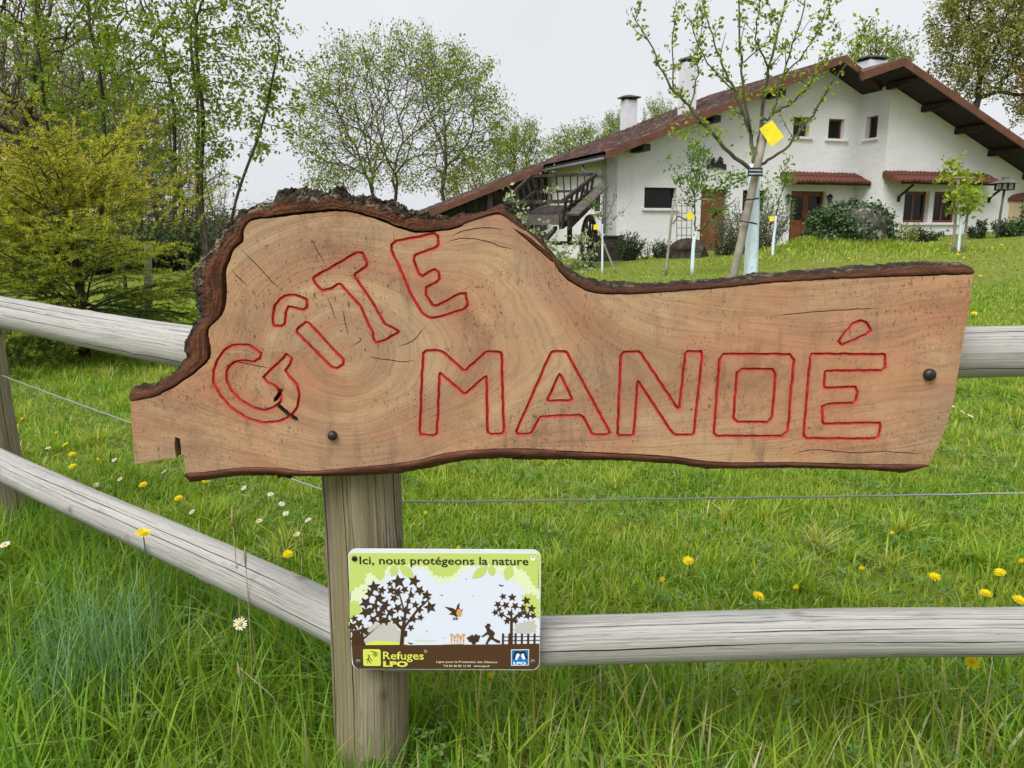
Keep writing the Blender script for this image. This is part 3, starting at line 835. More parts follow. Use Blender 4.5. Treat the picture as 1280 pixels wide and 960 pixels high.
def window(fmap, a0, a1, z0, z1, mull=1, dep=0.19, sill=True, frame='door_wood', t=0.06, sw=0.09):
    w_ = MB()
    fbox(fmap, w_, a0, a1, z0, z0 + t, dep, dep + .05); fbox(fmap, w_, a0, a1, z1 - t, z1, dep, dep + .05)
    fbox(fmap, w_, a0, a0 + t, z0 + t, z1 - t, dep, dep + .05); fbox(fmap, w_, a1 - t, a1, z0 + t, z1 - t, dep, dep + .05)
    for i in range(1, mull):
        m = a0 + (a1 - a0) * i / mull
        fbox(fmap, w_, m - t * .55, m + t * .55, z0 + t, z1 - t, dep, dep + .05)
    wo = w_.build("window", M[frame], house)
    fbox(fmap, MB(), a0 + t * .7, a1 - t * .7, z0 + t * .7, z1 - t * .7, dep + .02, dep + .03).build("pane", M['glass'], wo)
    if sill: fbox(fmap, MB(), a0 - sw, a1 + sw, z0 - .085, z0 - .002, -.10, dep).build("sill", M['sill'], wo)
    return wo
fA = lambda a, z, d: (a, d, z)
fS = lambda a, z, d: (d, a, z)                    # side wall: a runs back along v
fR = lambda a, z, d: (10.197 + d, a, z)             # return wall between the two gables
VC = -1.45
fC = lambda a, z, d: (a, VC + d, z)
RK, RU, RZ = 0.388, -0.51, 3.42
ztop = lambda u: RZ + RK * (u - RU)
RIDGE = 8.46
wA = [(1.43, 2.66, 1.70, 2.40), (3.66, 4.72, 0.05, 2.38), (5.35, 6.35, 1.62, 2.36), (7.40, 8.92, 0.28, 2.36), (7.30, 7.98, 4.28, 4.97), (8.82, 9.52, 4.25, 4.96)]
wall("front_wall", [(0, -.8), (10.2, -.8), (10.2, 5.95), (RIDGE, ztop(RIDGE) - .24), (0, ztop(0) - .24)], wA, fA)
wall("side_wall", [(0, -.8), (6.0, -.8), (6.0, ztop(0) - .24), (0, ztop(0) - .24)], [(0.52, 1.41, 1.59, 2.45)], fS)
wall("return_wall", [(VC, -.8), (0, -.8), (0, 5.95), (VC, 5.95)], [(-.92, -.32, 4.24, 5.02)], fR, skirt=False)
c0, c1, c2, c3 = [hv(px, 258, VC)[0] for px in (1130, 1161, 1167, 1197)]
z0c, z1c = hv(1145, 278, VC)[1], hv(1145, 239, VC)[1]
wC = [(c0, c1, z0c, z1c), (c2, c3, z0c, z1c)]
CK = 0.442; CR, CZ = 9.42, 6.55
ctop = lambda u: CZ - CK * (u - CR)
wall("gable_wall", [(10.2, -.8), (18.6, -.8), (18.6, ctop(18.6) - .24), (10.2, ctop(10.2) - .24)], wC, fC)
window(fA, 1.43, 2.66, 1.70, 2.40, 1, sill=True, frame='dark_wood')
window(fA, 5.35, 6.35, 1.62, 2.36, 2, frame='dark_wood')
window(fA, 7.30, 7.98, 4.28, 4.97, 1, sw=.14)
window(fA, 8.82, 9.52, 4.25, 4.96, 1, sw=.14)
window(fS, 0.52, 1.41, 1.59, 2.45, 1, frame='dark_wood')
window(fR, -.92, -.32, 4.24, 5.02, 1, sw=.12)
for q in wC: window(fC, *q, 2, sill=True, t=.09)
# doors
def door(a0, a1, z0, z1, mat, leaves, glazed):
    d_ = fbox(fA, MB(), a0, a1, z0, z1, .17, .22).build("door", M[mat], house)
    w_ = (a1 - a0) / leaves
    for i in range(leaves):
        x0, x1 = a0 + i * w_ + .13, a0 + (i + 1) * w_ - .13
        if glazed: fbox(fA, MB(), x0, x1, z0 + (z1 - z0) * .5, z1 - .2, .155, .168).build("pane", M['glass'], d_)
        fbox(fA, MB(), x0, x1, z0 + .15, z0 + (z1 - z0) * .42, .15, .168).build("panel", M[mat], d_)
        for (q0, q1) in ((a0 + i * w_ + .01, x0 - .02), (x1 + .02, a0 + (i + 1) * w_ - .01)):
            fbox(fA, MB(), q0, q1, z0, z1, .145, .168).build("stile", M[mat], d_)
    fbox(fA, MB(), a0 + w_ - .07, a0 + w_ - .03, z0 + .95, z0 + 1.12, .10, .145).build("handle", M['black'], d_)
door(3.66, 4.72, 0.05, 2.38, 'door_orange', 1, False)
door(7.40, 8.92, 0.28, 2.36, 'door_wood', 2, True)
# arched garage door at the right end
gd = fbox(fC, MB(), 16.2, 18.2, .5, 2.15, -.03, .02).build("garage_door", plain('cream_paint', (0.52, 0.44, 0.27), .6, .2, .1, 3), house)
arch = [(16.1 + 2.2 * i / 10, 2.15 + .22 * math.sin(math.pi * i / 10) ** .5) for i in range(11)]
MB().prism(arch + [(18.3, 2.02), (16.1, 2.02)], 1, VC - .09, VC + .03).build("lintel", M['door_wood'], gd)
# roofs: dark soffit slab, tiles on top
def slab(name, prof, v0, v1, th=.16):
    (u0, z0), (u1, z1) = prof
    return MB().prism([(u0, z0 - .06), (u1, z1 - .06), (u1, z1 - .06 - th), (u0, z0 - .06 - th)], 1, v0, v1).build(name, M['dark_wood'], house)
def tiled(parent, u0, z0, u1, z1, v0, v1, pitch=.22, course=.34):
    """interlocking rolls running down the slope, in overlapping courses"""
    L = math.hypot(u1 - u0, z1 - z0); du, dz = (u1 - u0) / L, (z1 - z0) / L
    nu, nw = (dz, -du) if du < 0 else (-dz, du)
    if nw < 0: nu, nw = -nu, -nw
    V = np.arange(v0, v1 + 1e-6, pitch / 6); m = len(V)
    roll = np.abs(np.sin((V - v0) / pitch * math.pi)) * .035
    rows = []; s_ = 0.0
    while s_ < L - 1e-6:
        e_ = min(s_ + course, L)
        for (q, lift) in ((s_, .0), (e_, .028)):
            hgt = roll + lift
            rows.append(np.stack([u0 + du * q + nu * hgt, V, z0 + dz * q + nw * hgt], -1))
        s_ = e_
    A = np.array(rows); n_ = len(A); ix = np.arange(n_ * m).reshape(n_, m)
    F = np.stack([ix[:-1, :-1], ix[:-1, 1:], ix[1:, 1:], ix[1:, :-1]], -1).reshape(-1, 4)
    o = link("tiles", np_mesh("tiles", A.reshape(-1, 3), F), M['roof_tile'], parent)
    return tag(o, kind="stuff")
VB = 7.65
VF = -1.0
r1 = slab("roof", ((RU, RZ), (RIDGE, ztop(RIDGE))), VF, VB)
tiled(r1, RIDGE, ztop(RIDGE), RU, RZ, VF, VB)
LB = -5.7
r2 = slab("roof", ((LB, ztop(LB)), (RU - .002, RZ)), 4.9, VB)
tiled(r2, RU, RZ, LB, ztop(LB), 4.9, VB)
r3 = slab("roof", ((RIDGE, ztop(RIDGE)), (10.3, 6.02)), VF, VB)
tiled(r3, RIDGE, ztop(RIDGE), 10.3, 6.02, VF, VB)
r4 = slab("roof", ((CR, CZ), (19.4, ctop(19.4))), -2.75, VB)
tiled(r4, CR, CZ, 19.4, ctop(19.4), -2.75, VB)
LV = 7.85
lz = lambda u_: CZ - .335 * (CR - u_)
def quad_slab(name, pts, z0, z1, mat, par):
    V = [(u_, v_, lz(u_) + z0) for u_, v_ in pts] + [(u_, v_, lz(u_) + z1) for u_, v_ in pts]
    return MB().add(V, [(3, 2, 1, 0), (4, 5, 6, 7)] + [(i, (i + 1) % 4, 4 + (i + 1) % 4, 4 + i) for i in range(4)]).build(name, M[mat], par)
VAL = [(LV, -2.75), (CR, -2.75), (CR, -1.0), (9.2, -1.0)]
r5 = quad_slab("roof", VAL, -.22, -.06, 'dark_wood', house)
quad_slab("tiles", VAL, -.055, .03, 'roof_tile', r5)
def fascia(par, u0, z0, u1, z1, v, hgt=.21):
    MB().prism([(u0, z0 + .03), (u1, z1 + .03), (u1, z1 - hgt), (u0, z0 - hgt)], 1, v - .06, v - .005).build("fascia_board", M['fascia'], par)
fascia(r1, RU, RZ, RIDGE, ztop(RIDGE), VF)
fascia(r3, RIDGE, ztop(RIDGE), 10.0, 6.11, VF)
fascia(r2, LB, ztop(LB), RU - .05, RZ - .02, 4.9)
fascia(r4, CR, CZ, 19.4, ctop(19.4), -2.75, .24)
fascia(r5, LV, lz(LV), CR - .002, CZ, -2.75, .235)
MB().bar((LV - .01, -2.78, lz(LV) - .12), (9.19, -1.0, lz(9.2) - .12), .05, .28).build("fascia_board", M['fascia'], r5)
for u_ in np.arange(8.2, 9.3, .3):                  # rafter ends under the little valley roof
    MB().bar((u_, -2.65, lz(u_) - .27), (u_, -2.75 + (u_ - LV) * 1.25, lz(u_) - .27), .07, .09).build("rafter", M['dark_wood'], r5)
for (px, py) in ((1119, 105), (1162, 132), (1204, 158), (1246, 184), (1290, 210)):
    u_ = hv(px, py, -1.75)[0]; zc_ = ctop(u_) - .24 - .16
    MB().prism([(-2.62, zc_ + .15), (VC + .05, zc_ + .15), (VC + .05, zc_ - .06), (-2.45, zc_ - .06), (-2.62, zc_ + .03)], 0, u_ - .085, u_ + .085).build("purlin", M['dark_wood'], r4)
for u_ in (1.0, 3.6, 6.1):
    zc_ = ztop(u_) - .24 - .14
    MB().box(u_ - .14, u_ + .14, -.92, .05, zc_ - .10, zc_ + .12).build("purlin", M['dark_wood'], r1)
# open barn bay on the left
mbn = MB()
mbn.prism([(LB + .3, -.8), (0.0, -.8), (0.0, ztop(0) - .24), (LB + .3, ztop(LB + .3) - .24)], 1, 6.9, 7.0)
mbn.build("barn_back_wall", M['barn'], house)
for u_ in (-5.2, -2.7):
    MB().box(u_ - .1, u_ + .1, 5.0, 5.2, -.8, ztop(u_) - .22).build("barn_post", M['barn'], house)
for k_ in range(18):
    u_ = -5.2 + k_ * .29
    MB().box(u_, u_ + .27, 5.85 + .01 * (k_ % 3), 5.89 + .01 * (k_ % 3), -.8, ztop(u_) - .26).build("plank", M['barn'], house)
# gutter and downpipe
MB().tube([(-.56, v_, 3.22) for v_ in (-.95, 2, 4.85)], .065, 8).build("gutter", M['zinc'], house, True)
MB().tube([(-.5, .95, 3.18), (-.5, .9, 2.98), (-.36, .5, 2.80), (-.15, .0, 2.72), (-.09, -.08, 2.58), (-.09, -.08, -.3)], .05, 8).build("downpipe", M['zinc'], house, True)
# chimneys
def chimney(u_, v_, w_, z0, z1, capw):
    c_ = MB().box(u_ - w_, u_ + w_, v_ - w_, v_ + w_, z0, z1).build("chimney", M['chimney'], house)
    for (a, b_) in ((-1, -1), (1, -1), (1, 1), (-1, 1)):
        MB().box(u_ + a * w_ * .75 - .05, u_ + a * w_ * .75 + .05, v_ + b_ * w_ * .75 - .05, v_ + b_ * w_ * .75 + .05, z1, z1 + .1).build("cap_leg", M['slate'], c_)
    mb = MB(); n_ = 10
    ring = [(math.cos(i * 6.283 / n_), math.sin(i * 6.283 / n_)) for i in range(n_)]
    sq = lambda x: max(-1, min(1, x * 1.25))
    V = [(u_ + sq(a) * capw, v_ + sq(b_) * capw, z1 + .10) for a, b_ in ring] + [(u_ + sq(a) * capw, v_ + sq(b_) * capw, z1 + .15) for a, b_ in ring] + [(u_, v_, z1 + .26)]
    F = [tuple(range(n_ - 1, -1, -1))] + [(i, (i + 1) % n_, n_ + (i + 1) % n_, n_ + i) for i in range(n_)] + [(n_ + i, n_ + (i + 1) % n_, 2 * n_) for i in range(n_)]
    mb.add(V, F).build("cap", M['slate'], c_)
chimney(4.25, 7.35, .27, 4.6, 6.42, .42)
chimney(4.12, 2.1, .245, 4.6, 6.98, .31)
chimney(12.2, 2.0, .42, 4.6, 7.48, .52)
# tiled canopies over the door and the two windows
tmesh = None
def canopy(u0, u1, v0, z0, z1, out, strut):
    global tmesh
    c_ = MB().prism([(v0 + .02, z0 - .05), (v0 + .02, z0 - .12), (v0 - out + .03, z1 - .12), (v0 - out + .03, z1 - .05)], 0, u0 + .03, u1 - .03)
    # prism over axis 0 takes (v,z) pairs
    c_ = c_.build("canopy", M['dark_wood'], house)
    MB().prism([(v0 + .01, z0 + .0), (v0 + .01, z0 - .22), (v0 - out, z1 - .16), (v0 - out, z1 + .0)], 0, u0 - .03, u0 + .025).build("side_board", M['fascia'], c_)
    MB().prism([(v0 + .01, z0 + .0), (v0 + .01, z0 - .22), (v0 - out, z1 - .16), (v0 - out, z1 + .0)], 0, u1 - .025, u1 + .03).build("side_board", M['fascia'], c_)
    sl = math.hypot(out, z0 - z1); an = math.atan2(z0 - z1, out)
    if tmesh is None:
        V = []; F = []; m = 7
        for (y_, r_) in ((0, .072), (-.46, .085), (-.46, .072), (-.95, .088)):
            for i in range(m):
                a = math.pi * i / (m - 1)
                V.append((math.cos(a) * r_, y_, math.sin(a) * r_ * 1.15 + (.012 if y_ in (-.46,) and r_ > .08 else 0)))
        for k_ in range(3):
            for i in range(m - 1): F.append((k_ * m + i, k_ * m + i + 1, (k_ + 1) * m + i + 1, (k_ + 1) * m + i))
        F.append(tuple(3 * m + i for i in range(m)))
        tmesh = np_mesh("tile", V, F); tmesh.materials.append(M['canopy_tile'])
    n_ = int((u1 - u0) / .165)
    for i in range(n_):
        t_ = bpy.data.objects.new("tile", tmesh); COL.objects.link(t_); t_.parent = c_
        t_.location = (u0 + (i + .5) * (u1 - u0) / n_, v0, z0 - .035 + .008 * math.sin(i * 5.1)); t_.rotation_euler = (an, 0, .015 * math.sin(i * 3.3))
        t_.scale = (1, sl / .95 * (1.03 + .015 * math.sin(i * 7.7)), 1)
    for u_ in strut:
        mb = MB().tube([(u_, v0 - .02, z1 - .62), (u_, v0 - .10, z1 - .48), (u_, v0 - out * .75, z1 - .14)], .045, 6)
        mb.box(u_ - .05, u_ + .05, v0 - .05, v0 + .02, z1 - .7, z1 - .5)
        mb.build("strut", M['dark_wood'], c_)
canopy(6.90, 10.15, -.005, 3.02, 2.66, .85, ())
canopy(hv(1114, 222, VC - .4)[0], hv(1240, 222, VC - .4)[0], VC - .005, 3.02, 2.66, .85, (hv(1123, 245, VC)[0], hv(1236, 245, VC)[0]))
# wall lanterns by the door
for px in (985, 1037):
    u_, z_ = hv(px, 252, -.15)
    l_ = MB().tube([(u_, -.01, z_ - .10), (u_, -.14, z_ - .12), (u_, -.16, z_ - .06)], .018, 6).build("wall_lantern", M['black'], house)
    MB().tube([(u_, -.16, z_ - .06), (u_, -.16, z_ - .03), (u_, -.16, z_ + .16)], [.04, .065, .10], 6).build("lantern_glass", plain("lantern_glass", (.09, .09, .085), .2, .5), l_)
    MB().tube([(u_, -.16, z_ + .165), (u_, -.16, z_ + .20), (u_, -.16, z_ + .28)], [.13, .10, .012], 6).build("lantern_cap", M['black'], l_)

# carved plaque hung on the gable, two little carved figures on a curved board
u_, z_ = hv(896, 203, -.05)
pl = empty("carved_plaque", H(u_, -.02, z_), "small dark carved wooden plaque hung high on the white gable", "plaque", rz=HA)
arc = [(x_, -.10 + .10 * math.cos(x_ * 3.4)) for x_ in np.linspace(-.38, .38, 11)]
MB().prism(arc + [(x_, z2 - .17) for x_, z2 in reversed(arc)], 1, -.06, -.005).build("board", M['cart_wood'], pl)
for (x_, s_) in ((-.22, 1), (-.02, .7), (.2, 1.15)):
    rr = np.array([.02, .07, .06, .085, .05, .02]) * s_
    MB().tube([(x_ + .02 * i * (1 if x_ < 0 else -1), -.05, -.06 + .045 * i * s_) for i in range(6)], rr, 7).build("carved_figure", M['cart_wood'], pl, True)

# wooden trellis leaning by the first door
b0 = at(856, 296, 27.2); tr = empty("trellis", (b0.x, 27.2, tz(b0.x, 27.2)), "small grey wooden trellis panel against the white wall by the old stump", "trellis", rz=HA)
for i in range(4): MB().bar((-.26 + .17 * i, 0, 0), (-.30 + .2 * i, .12, 1.75), .03, .02).build("slat", M['stake'], tr)
for i in range(7): MB().bar((-.28 - .005 * i, .02 + .017 * i, .2 + .24 * i), (.28 + .005 * i, .02 + .017 * i, .2 + .24 * i), .02, .03).build("slat", M['stake'], tr)

# ------------------------------------------------------------------ old ox cart in front of the barn bay
ct = empty("ox_cart", (1.12, 23.4, tz(1.12, 23.4)), "old dark wooden ox cart with railed sides and a spoked wheel, before the barn bay", "cart", rz=R(-21))
ct.scale = (1.12, 1.12, 1.12)
bed = MB()
tl = R(12)                                            # tipped forward onto its shafts
def ctp(x, y, z): return (x, y * math.cos(tl) - z * math.sin(tl), 1.36 + y * math.sin(tl) + z * math.cos(tl))
def cbar(x0, y0, z0, x1, y1, z1, w, h_): return MB().bar(ctp(x0, y0, z0), ctp(x1, y1, z1), w, h_)
bedo = cbar(-.62, -1.15, 0, -.62, 1.15, 0, .1, .14).build("bed_frame", M['cart_wood'], ct)
cbar(.62, -1.15, 0, .62, 1.15, 0, .1, .14).build("bed_beam", M['cart_wood'], bedo)
for i in range(7): cbar(-.54 + .18 * i, -1.15, .07, -.54 + .18 * i, 1.15, .07, .165, .03).build("plank", M['cart_wood'], ct)
cbar(-.72, -1.18, .16, .60, -1.18, .16, .05, .24).build("front_board", M['cart_pale'], ct)
for sx in (-1, 1):
    cbar(sx * .74, -1.25, .62, sx * .90, 1.2, .86, .07, .09).build("side_rail", M['cart_wood'], ct)
    cbar(sx * .68, -1.2, .34, sx * .78, 1.2, .46, .06, .08).build("side_rail", M['cart_wood'], ct)
    for y_ in np.linspace(-1.12, 1.12, 6): cbar(sx * .64, y_, .0, sx * (.82 + .03 * y_), y_, .74 + .1 * y_, .05, .05).build("spindle", M['cart_wood'], ct)
cbar(-.92, 1.2, .86, .92, 1.2, .86, .08, .08).build("end_rail", M['cart_wood'], ct)
cbar(-.82, 1.2, .44, .82, 1.2, .44, .06, .06).build("end_rail", M['cart_wood'], ct)
for x_ in np.linspace(-.7, .7, 9): cbar(x_, 1.2, .05, x_ * 1.12, 1.2, .84, .03, .03).build("spindle", M['cart_wood'], ct)
cbar(-.76, -1.22, .6, .76, -1.22, .6, .06, .09).build("cross_rail", M['cart_wood'], ct)
cbar(-.70, -.1, .40, .70, -.1, .40, .06, .07).build("cross_rail", M['cart_wood'], ct)
cbar(.98, -1.3, .30, 1.12, 1.0, .58, .30, .045).build("mudguard", M['cart_pale'], ct)
cbar(.86, -1.3, .12, .92, .9, .34, .05, .36).build("side_board", M['cart_wood'], ct)
MB().bar((-.5, 0, .7), (-.5, 0, 1.3), .1, .12).bar((.5, 0, .7), (.5, 0, 1.3), .1, .12).tube([(-1.0, .0, .70), (1.14, .0, .70)], .05, 8).build("axle", M['cart_wood'], ct)
for sx in (-.45, .45): MB().bar((sx, -1.0, 1.08), (sx * 1.2, -3.0, .45), .08, .09).build("shaft", M['cart_wood'], ct)
for sx in (-.92, 1.02):
    w_ = empty("wheel", (sx, 0, .70)); w_.parent = ct
    ring = []
    V = []; F = []; n_ = 28
    for i in range(n_):
        a = i * 6.28318 / n_
        for (r_, x_) in ((.59, -.04), (.70, -.04), (.70, .04), (.59, .04)): V.append((x_, math.cos(a) * r_, math.sin(a) * r_))
    for i in range(n_):
        k_ = (i + 1) % n_
        for q in range(4): F.append((i * 4 + q, i * 4 + (q + 1) % 4, k_ * 4 + (q + 1) % 4, k_ * 4 + q))
    MB().add(V, F).build("rim", M['cart_wood'], w_)
    MB().tube([(-.14, 0, 0), (-.05, 0, 0), (.05, 0, 0), (.14, 0, 0)], [.07, .12, .12, .07], 10).build("hub", M['cart_wood'], w_)
    for i in range(10):
        a = i * 6.28318 / 10 + .2
        MB().bar((0, math.cos(a) * .1, math.sin(a) * .1), (0, math.cos(a) * .60, math.sin(a) * .60), .045, .055, (1, 0, 0)).build("spoke", M['cart_wood'], w_)
p = at(757, 300, 26.5)
bx_ = empty("compost_bin", (p.x + .1, 26.6, tz(p.x, 26.6)), "dark low bin standing by the downpipe behind the cart wheel", "bin", rz=HA)
MB().box(-.36, .36, -.3, .3, 0, .78).build("body", M['barn'], bx_)
MB().box(-.4, .4, -.34, .34, .785, .84).build("lid", M['cart_wood'], bx_)

# ------------------------------------------------------------------ young staked fruit trees
def smooth_path(P, k=4):
    P = [np.array(tuple(p), float) for p in P]
    if len(P) < 3: return np.array(P)
    out = []
    Q = [2 * P[0] - P[1]] + P + [2 * P[-1] - P[-2]]
    for i in range(1, len(Q) - 2):
        for t in np.arange(0, 1, 1 / k):
            a, b_, c_, d_ = Q[i - 1], Q[i], Q[i + 1], Q[i + 2]
            out.append(0.5 * (2 * b_ + (c_ - a) * t + (2 * a - 5 * b_ + 4 * c_ - d_) * t * t + (3 * b_ - a - 3 * c_ + d_) * t ** 3))
    out.append(P[-1])
    return np.array(out)
def limb_tree(name, label, Y, base, trunk, limbs, seed, leafm, leaf, dens, cluster=4, bark='bark_twig', painted=True, spread=.03, twigs=6, cat="fruit tree", group=None, ext=None, spray=()):
    """trunk and limbs measured in the photo at the tree's own distance; limbs fan out in depth"""
    rg = np.random.default_rng(seed)
    bw = at(base[0], base[1], Y); root = Vector((bw.x, Y, tz(bw.x, Y)))
    e = empty(name, root, label, cat, group)
    def loc(px, py, dy=0): p_ = at(px, py, Y + dy); return tuple(Vector((p_.x, Y + dy, p_.z)) - root)
    tp = [(0, 0, -.02)] + [loc(*q[:2]) for q in trunk]
    rr = [trunk[0][2] * 1.12] + [q[2] for q in trunk]
    TP = smooth_path(tp); RR = np.interp(np.linspace(0, 1, len(TP)), np.linspace(0, 1, len(rr)), rr)
    RR = RR * (1.0 if Y < 9 else .72)
    mb = MB(); mb.tube(TP, RR, 10)
    mb.build("trunk", M['lime'] if painted else M[bark], e, True)
    mb = MB(); P = []
    for (pts, r0, r1) in limbs:
        dz_ = rg.uniform(-.45, .45) * Y / 9
        q = [loc(px, py, dz_ * (i / max(1, len(pts) - 1))) for i, (px, py) in enumerate(pts)]
        S = smooth_path(q, 5)
        S[1:-1] += rg.normal(0, .006 * Y / 7, (len(S) - 2, 3))
        r0, r1 = r0 * .62, r1 * .55
        mb.tube(S, np.linspace(r0, r1, len(S)), 6)
        L = np.linalg.norm(np.diff(S, axis=0), axis=1).sum()
        paths = [(S, L, .18)]
        for _ in range(twigs):
            i = rg.integers(len(S) // 4, len(S)); d_ = rg.normal(0, 1, 3); d_[2] = abs(d_[2]) * 1.3 + .3; d_ /= np.linalg.norm(d_)
            l_ = rg.uniform(.08, .3) * Y / 9
            T_ = np.array([S[i], S[i] + d_ * l_ * .5 + rg.normal(0, .02, 3) * l_, S[i] + d_ * l_ + np.array([0, 0, .1 * l_])])
            mb.tube(T_, np.linspace(r1 * 1.4, r1 * .6, 3), 4); paths.append((T_, l_, 0.2))
        for (S_, L_, f0) in paths:
            m = rg.poisson(max(.8, dens * L_)); t = rg.uniform(f0, 1, m) * (len(S_) - 1.001); i0 = t.astype(int); f = (t - i0)[:, None]
            c_ = S_[i0] * (1 - f) + S_[i0 + 1] * f
            c_ = np.repeat(c_, cluster, 0); P.append(c_ + rg.normal(0, spread, c_.shape))
    for (px, py, rpx, cnt) in spray:
        c_ = np.array(loc(px, py, rg.uniform(-.2, .2))); P.append(c_ + rg.normal(0, rpx / 1000 * Y * .5, (cnt, 3)) * np.array([1.3, 1, .7]))
    mb.build("limbs", M[bark], e, True)
    P = np.concatenate(P)
    link("leaves", leaf_mesh("leaves", rg, P, leaf, .6, -.3), M[leafm], e)
    return e
cherry = limb_tree("cherry_tree", "leaning young cherry tree with pale blue washed trunk, nearest behind the carved sign", 7.2, (935, 410),
    [(938, 345, .062), (941, 280, .055), (942, 235, .05), (943, 205, .046)],
    [([(941, 214), (905, 184), (868, 140), (838, 108), (815, 60), (790, 16)], .030, .006),
     ([(943, 206), (938, 165), (916, 112), (905, 85), (890, 45), (876, -10)], .030, .007),
     ([(938, 165), (927, 90), (924, 12), (926, -40)], .022, .006),
     ([(945, 200), (950, 165), (961, 86), (980, 8), (988, -40)], .034, .008),
     ([(952, 150), (965, 142), (980, 94), (999, 30), (1012, -30)], .022, .006),
     ([(948, 207), (980, 187), (1010, 150), (1036, 112), (1074, 56), (1082, 36)], .024, .005),
     ([(962, 146), (999, 120), (1025, 82), (1051, 36)], .016, .004),
     ([(862, 136), (871, 100), (873, 64), (880, 4)], .014, .004),
     ([(842, 114), (841, 56), (846, -8)], .012, .004),
     ([(916, 112), (885, 80), (868, 40), (872, 10)], .012, .004),
     ([(961, 86), (945, 50), (950, 10), (960, -20)], .014, .004),
     ([(980, 94), (1010, 60), (1030, 20), (1040, -20)], .012, .004),
     ([(926, 80), (950, 60), (972, 40), (960, 5)], .010, .004)],
    71, 'leaf_fruit', .040, 20, 4, spread=.022, twigs=7, bark='bark_grey', spray=((850, 164, 18, 75), (928, 118, 12, 30), (966, 112, 11, 26), (937, 190, 8, 14), (1074, 50, 12, 18), (1024, 92, 11, 16), (862, 142, 9, 16), (908, 172, 8, 10)))
def stake(label, p0, p1, Y, r_, mat='stake', name="wooden_stake", group="stakes beside the young trees"):
    a, b_ = at(*p0, Y), at(*p1, Y)
    # drive it into the ground along its own line
    d_ = (a - b_); t = (a.z - tz(a.x, Y) + .03) / max(1e-3, -d_.z)
    a2 = a + d_ * max(0, t)
    e = empty(name, (a2.x, Y, tz(a2.x, Y)), label, "stake", group)
    o_ = e.location
    V, F, A = tube_arrays([tuple(a2 + (b_ - a2) * k - o_) for k in np.linspace(0, 1, 8)], np.linspace(r_ * 1.08, r_ * .92, 8), 8)
    me = np_mesh("pole", V, F, True, {"uvw": A}); link("pole", me, M[mat], e)
    V, F, A = tube_arrays([tuple(b_ - o_), tuple(b_ - o_ + (b_ - a2).normalized() * r_ * .4)], [r_ * .92, r_ * .5], 8)
    link("pole_tip", np_mesh("pole_tip", V, F, True, {"uvw": A}), M[mat], e)
    return e
stake("thick leaning round stake tied to the leaning cherry tree", (917, 345), (957, 160), 7.06, .036, 'stake')
for (p0, p1) in (((930, 250), (948, 248)), ((924, 276), (946, 280))):
    a, b_ = at(*p0, 7.02), at(*p1, 7.02)
    mid = at((p0[0] + p1[0]) / 2, (p0[1] + p1[1]) / 2 - 1, 7.02)
    pts = [tuple(Vector(a) + (Vector(b_) - Vector(a)) * k + Vector((0, -.05 * math.sin(math.pi * k), 0))) for k in np.linspace(0, 1, 7)]
    t_ = MB().tube(pts, .008, 6).build("tie_strap", M['black'])
    tag(t_, "upper dark strap round the cherry trunk and its stake" if p0[1] == 250 else "lower dark strap round the cherry trunk and its stake", "strap")
def trap(label, pts, Y, tw=.0):
    q = [Vector(at(px, py, Y + tw * i)) for i, (px, py) in enumerate(pts)]
    c_ = sum(q, Vector()) / len(q); q = [p_ - c_ for p_ in q]
    nrm = (q[1] - q[0]).cross(q[2] - q[0]).normalized() * .002
    V = [tuple(p_ + nrm) for p_ in q] + [tuple(p_ - nrm) for p_ in q]; n_ = len(q)
    o_ = MB().add(V, [tuple(range(n_)), tuple(range(2 * n_ - 1, n_ - 1, -1))] + [(i, n_ + i, n_ + (i + 1) % n_, (i + 1) % n_) for i in range(n_)]).build("sticky_trap", M['yellow'], loc=c_)
    tag(o_, label, "insect trap", "yellow sticky traps hung in the young trees")
    # wire loop holding it to the branch
    top = max(q, key=lambda p_: p_.z)
    MB().tube([tuple(top), tuple(top + Vector((.0, .01, .02 * Y / 7))), tuple(top + Vector((-.015, .02, .05 * Y / 7)))], .0012 * Y / 7, 4).build("hook", M['wire'], o_)
    return o_
trap("large yellow diamond shaped sticky trap hung on the leaning cherry tree", [(949, 161), (965, 150), (980, 171), (964, 184)], 7.0)
# little name plate on the cherry
p = at(944, 215, 6.98)
pt = empty("name_plate", p, "tiny black name plate with white handwriting fixed to the cherry trunk", "plate", rz=R(4))
MB().box(-.063, .063, -.003, .003, -.036, .036).build("plate", M['black'], pt)
wh = plain('white_ink', (.72, .74, .76), .6)
rg = np.random.default_rng(4)
for row in (.014, -.014):
    pts = [(-.052 + .104 * i / 26, -.0045, row + .009 * math.sin(i * 2.4 + row * 90) * (.5 + rg.uniform(0, .6))) for i in range(27)]
    MB().tube(pts, .0022, 4).build("handwriting", wh, pt)

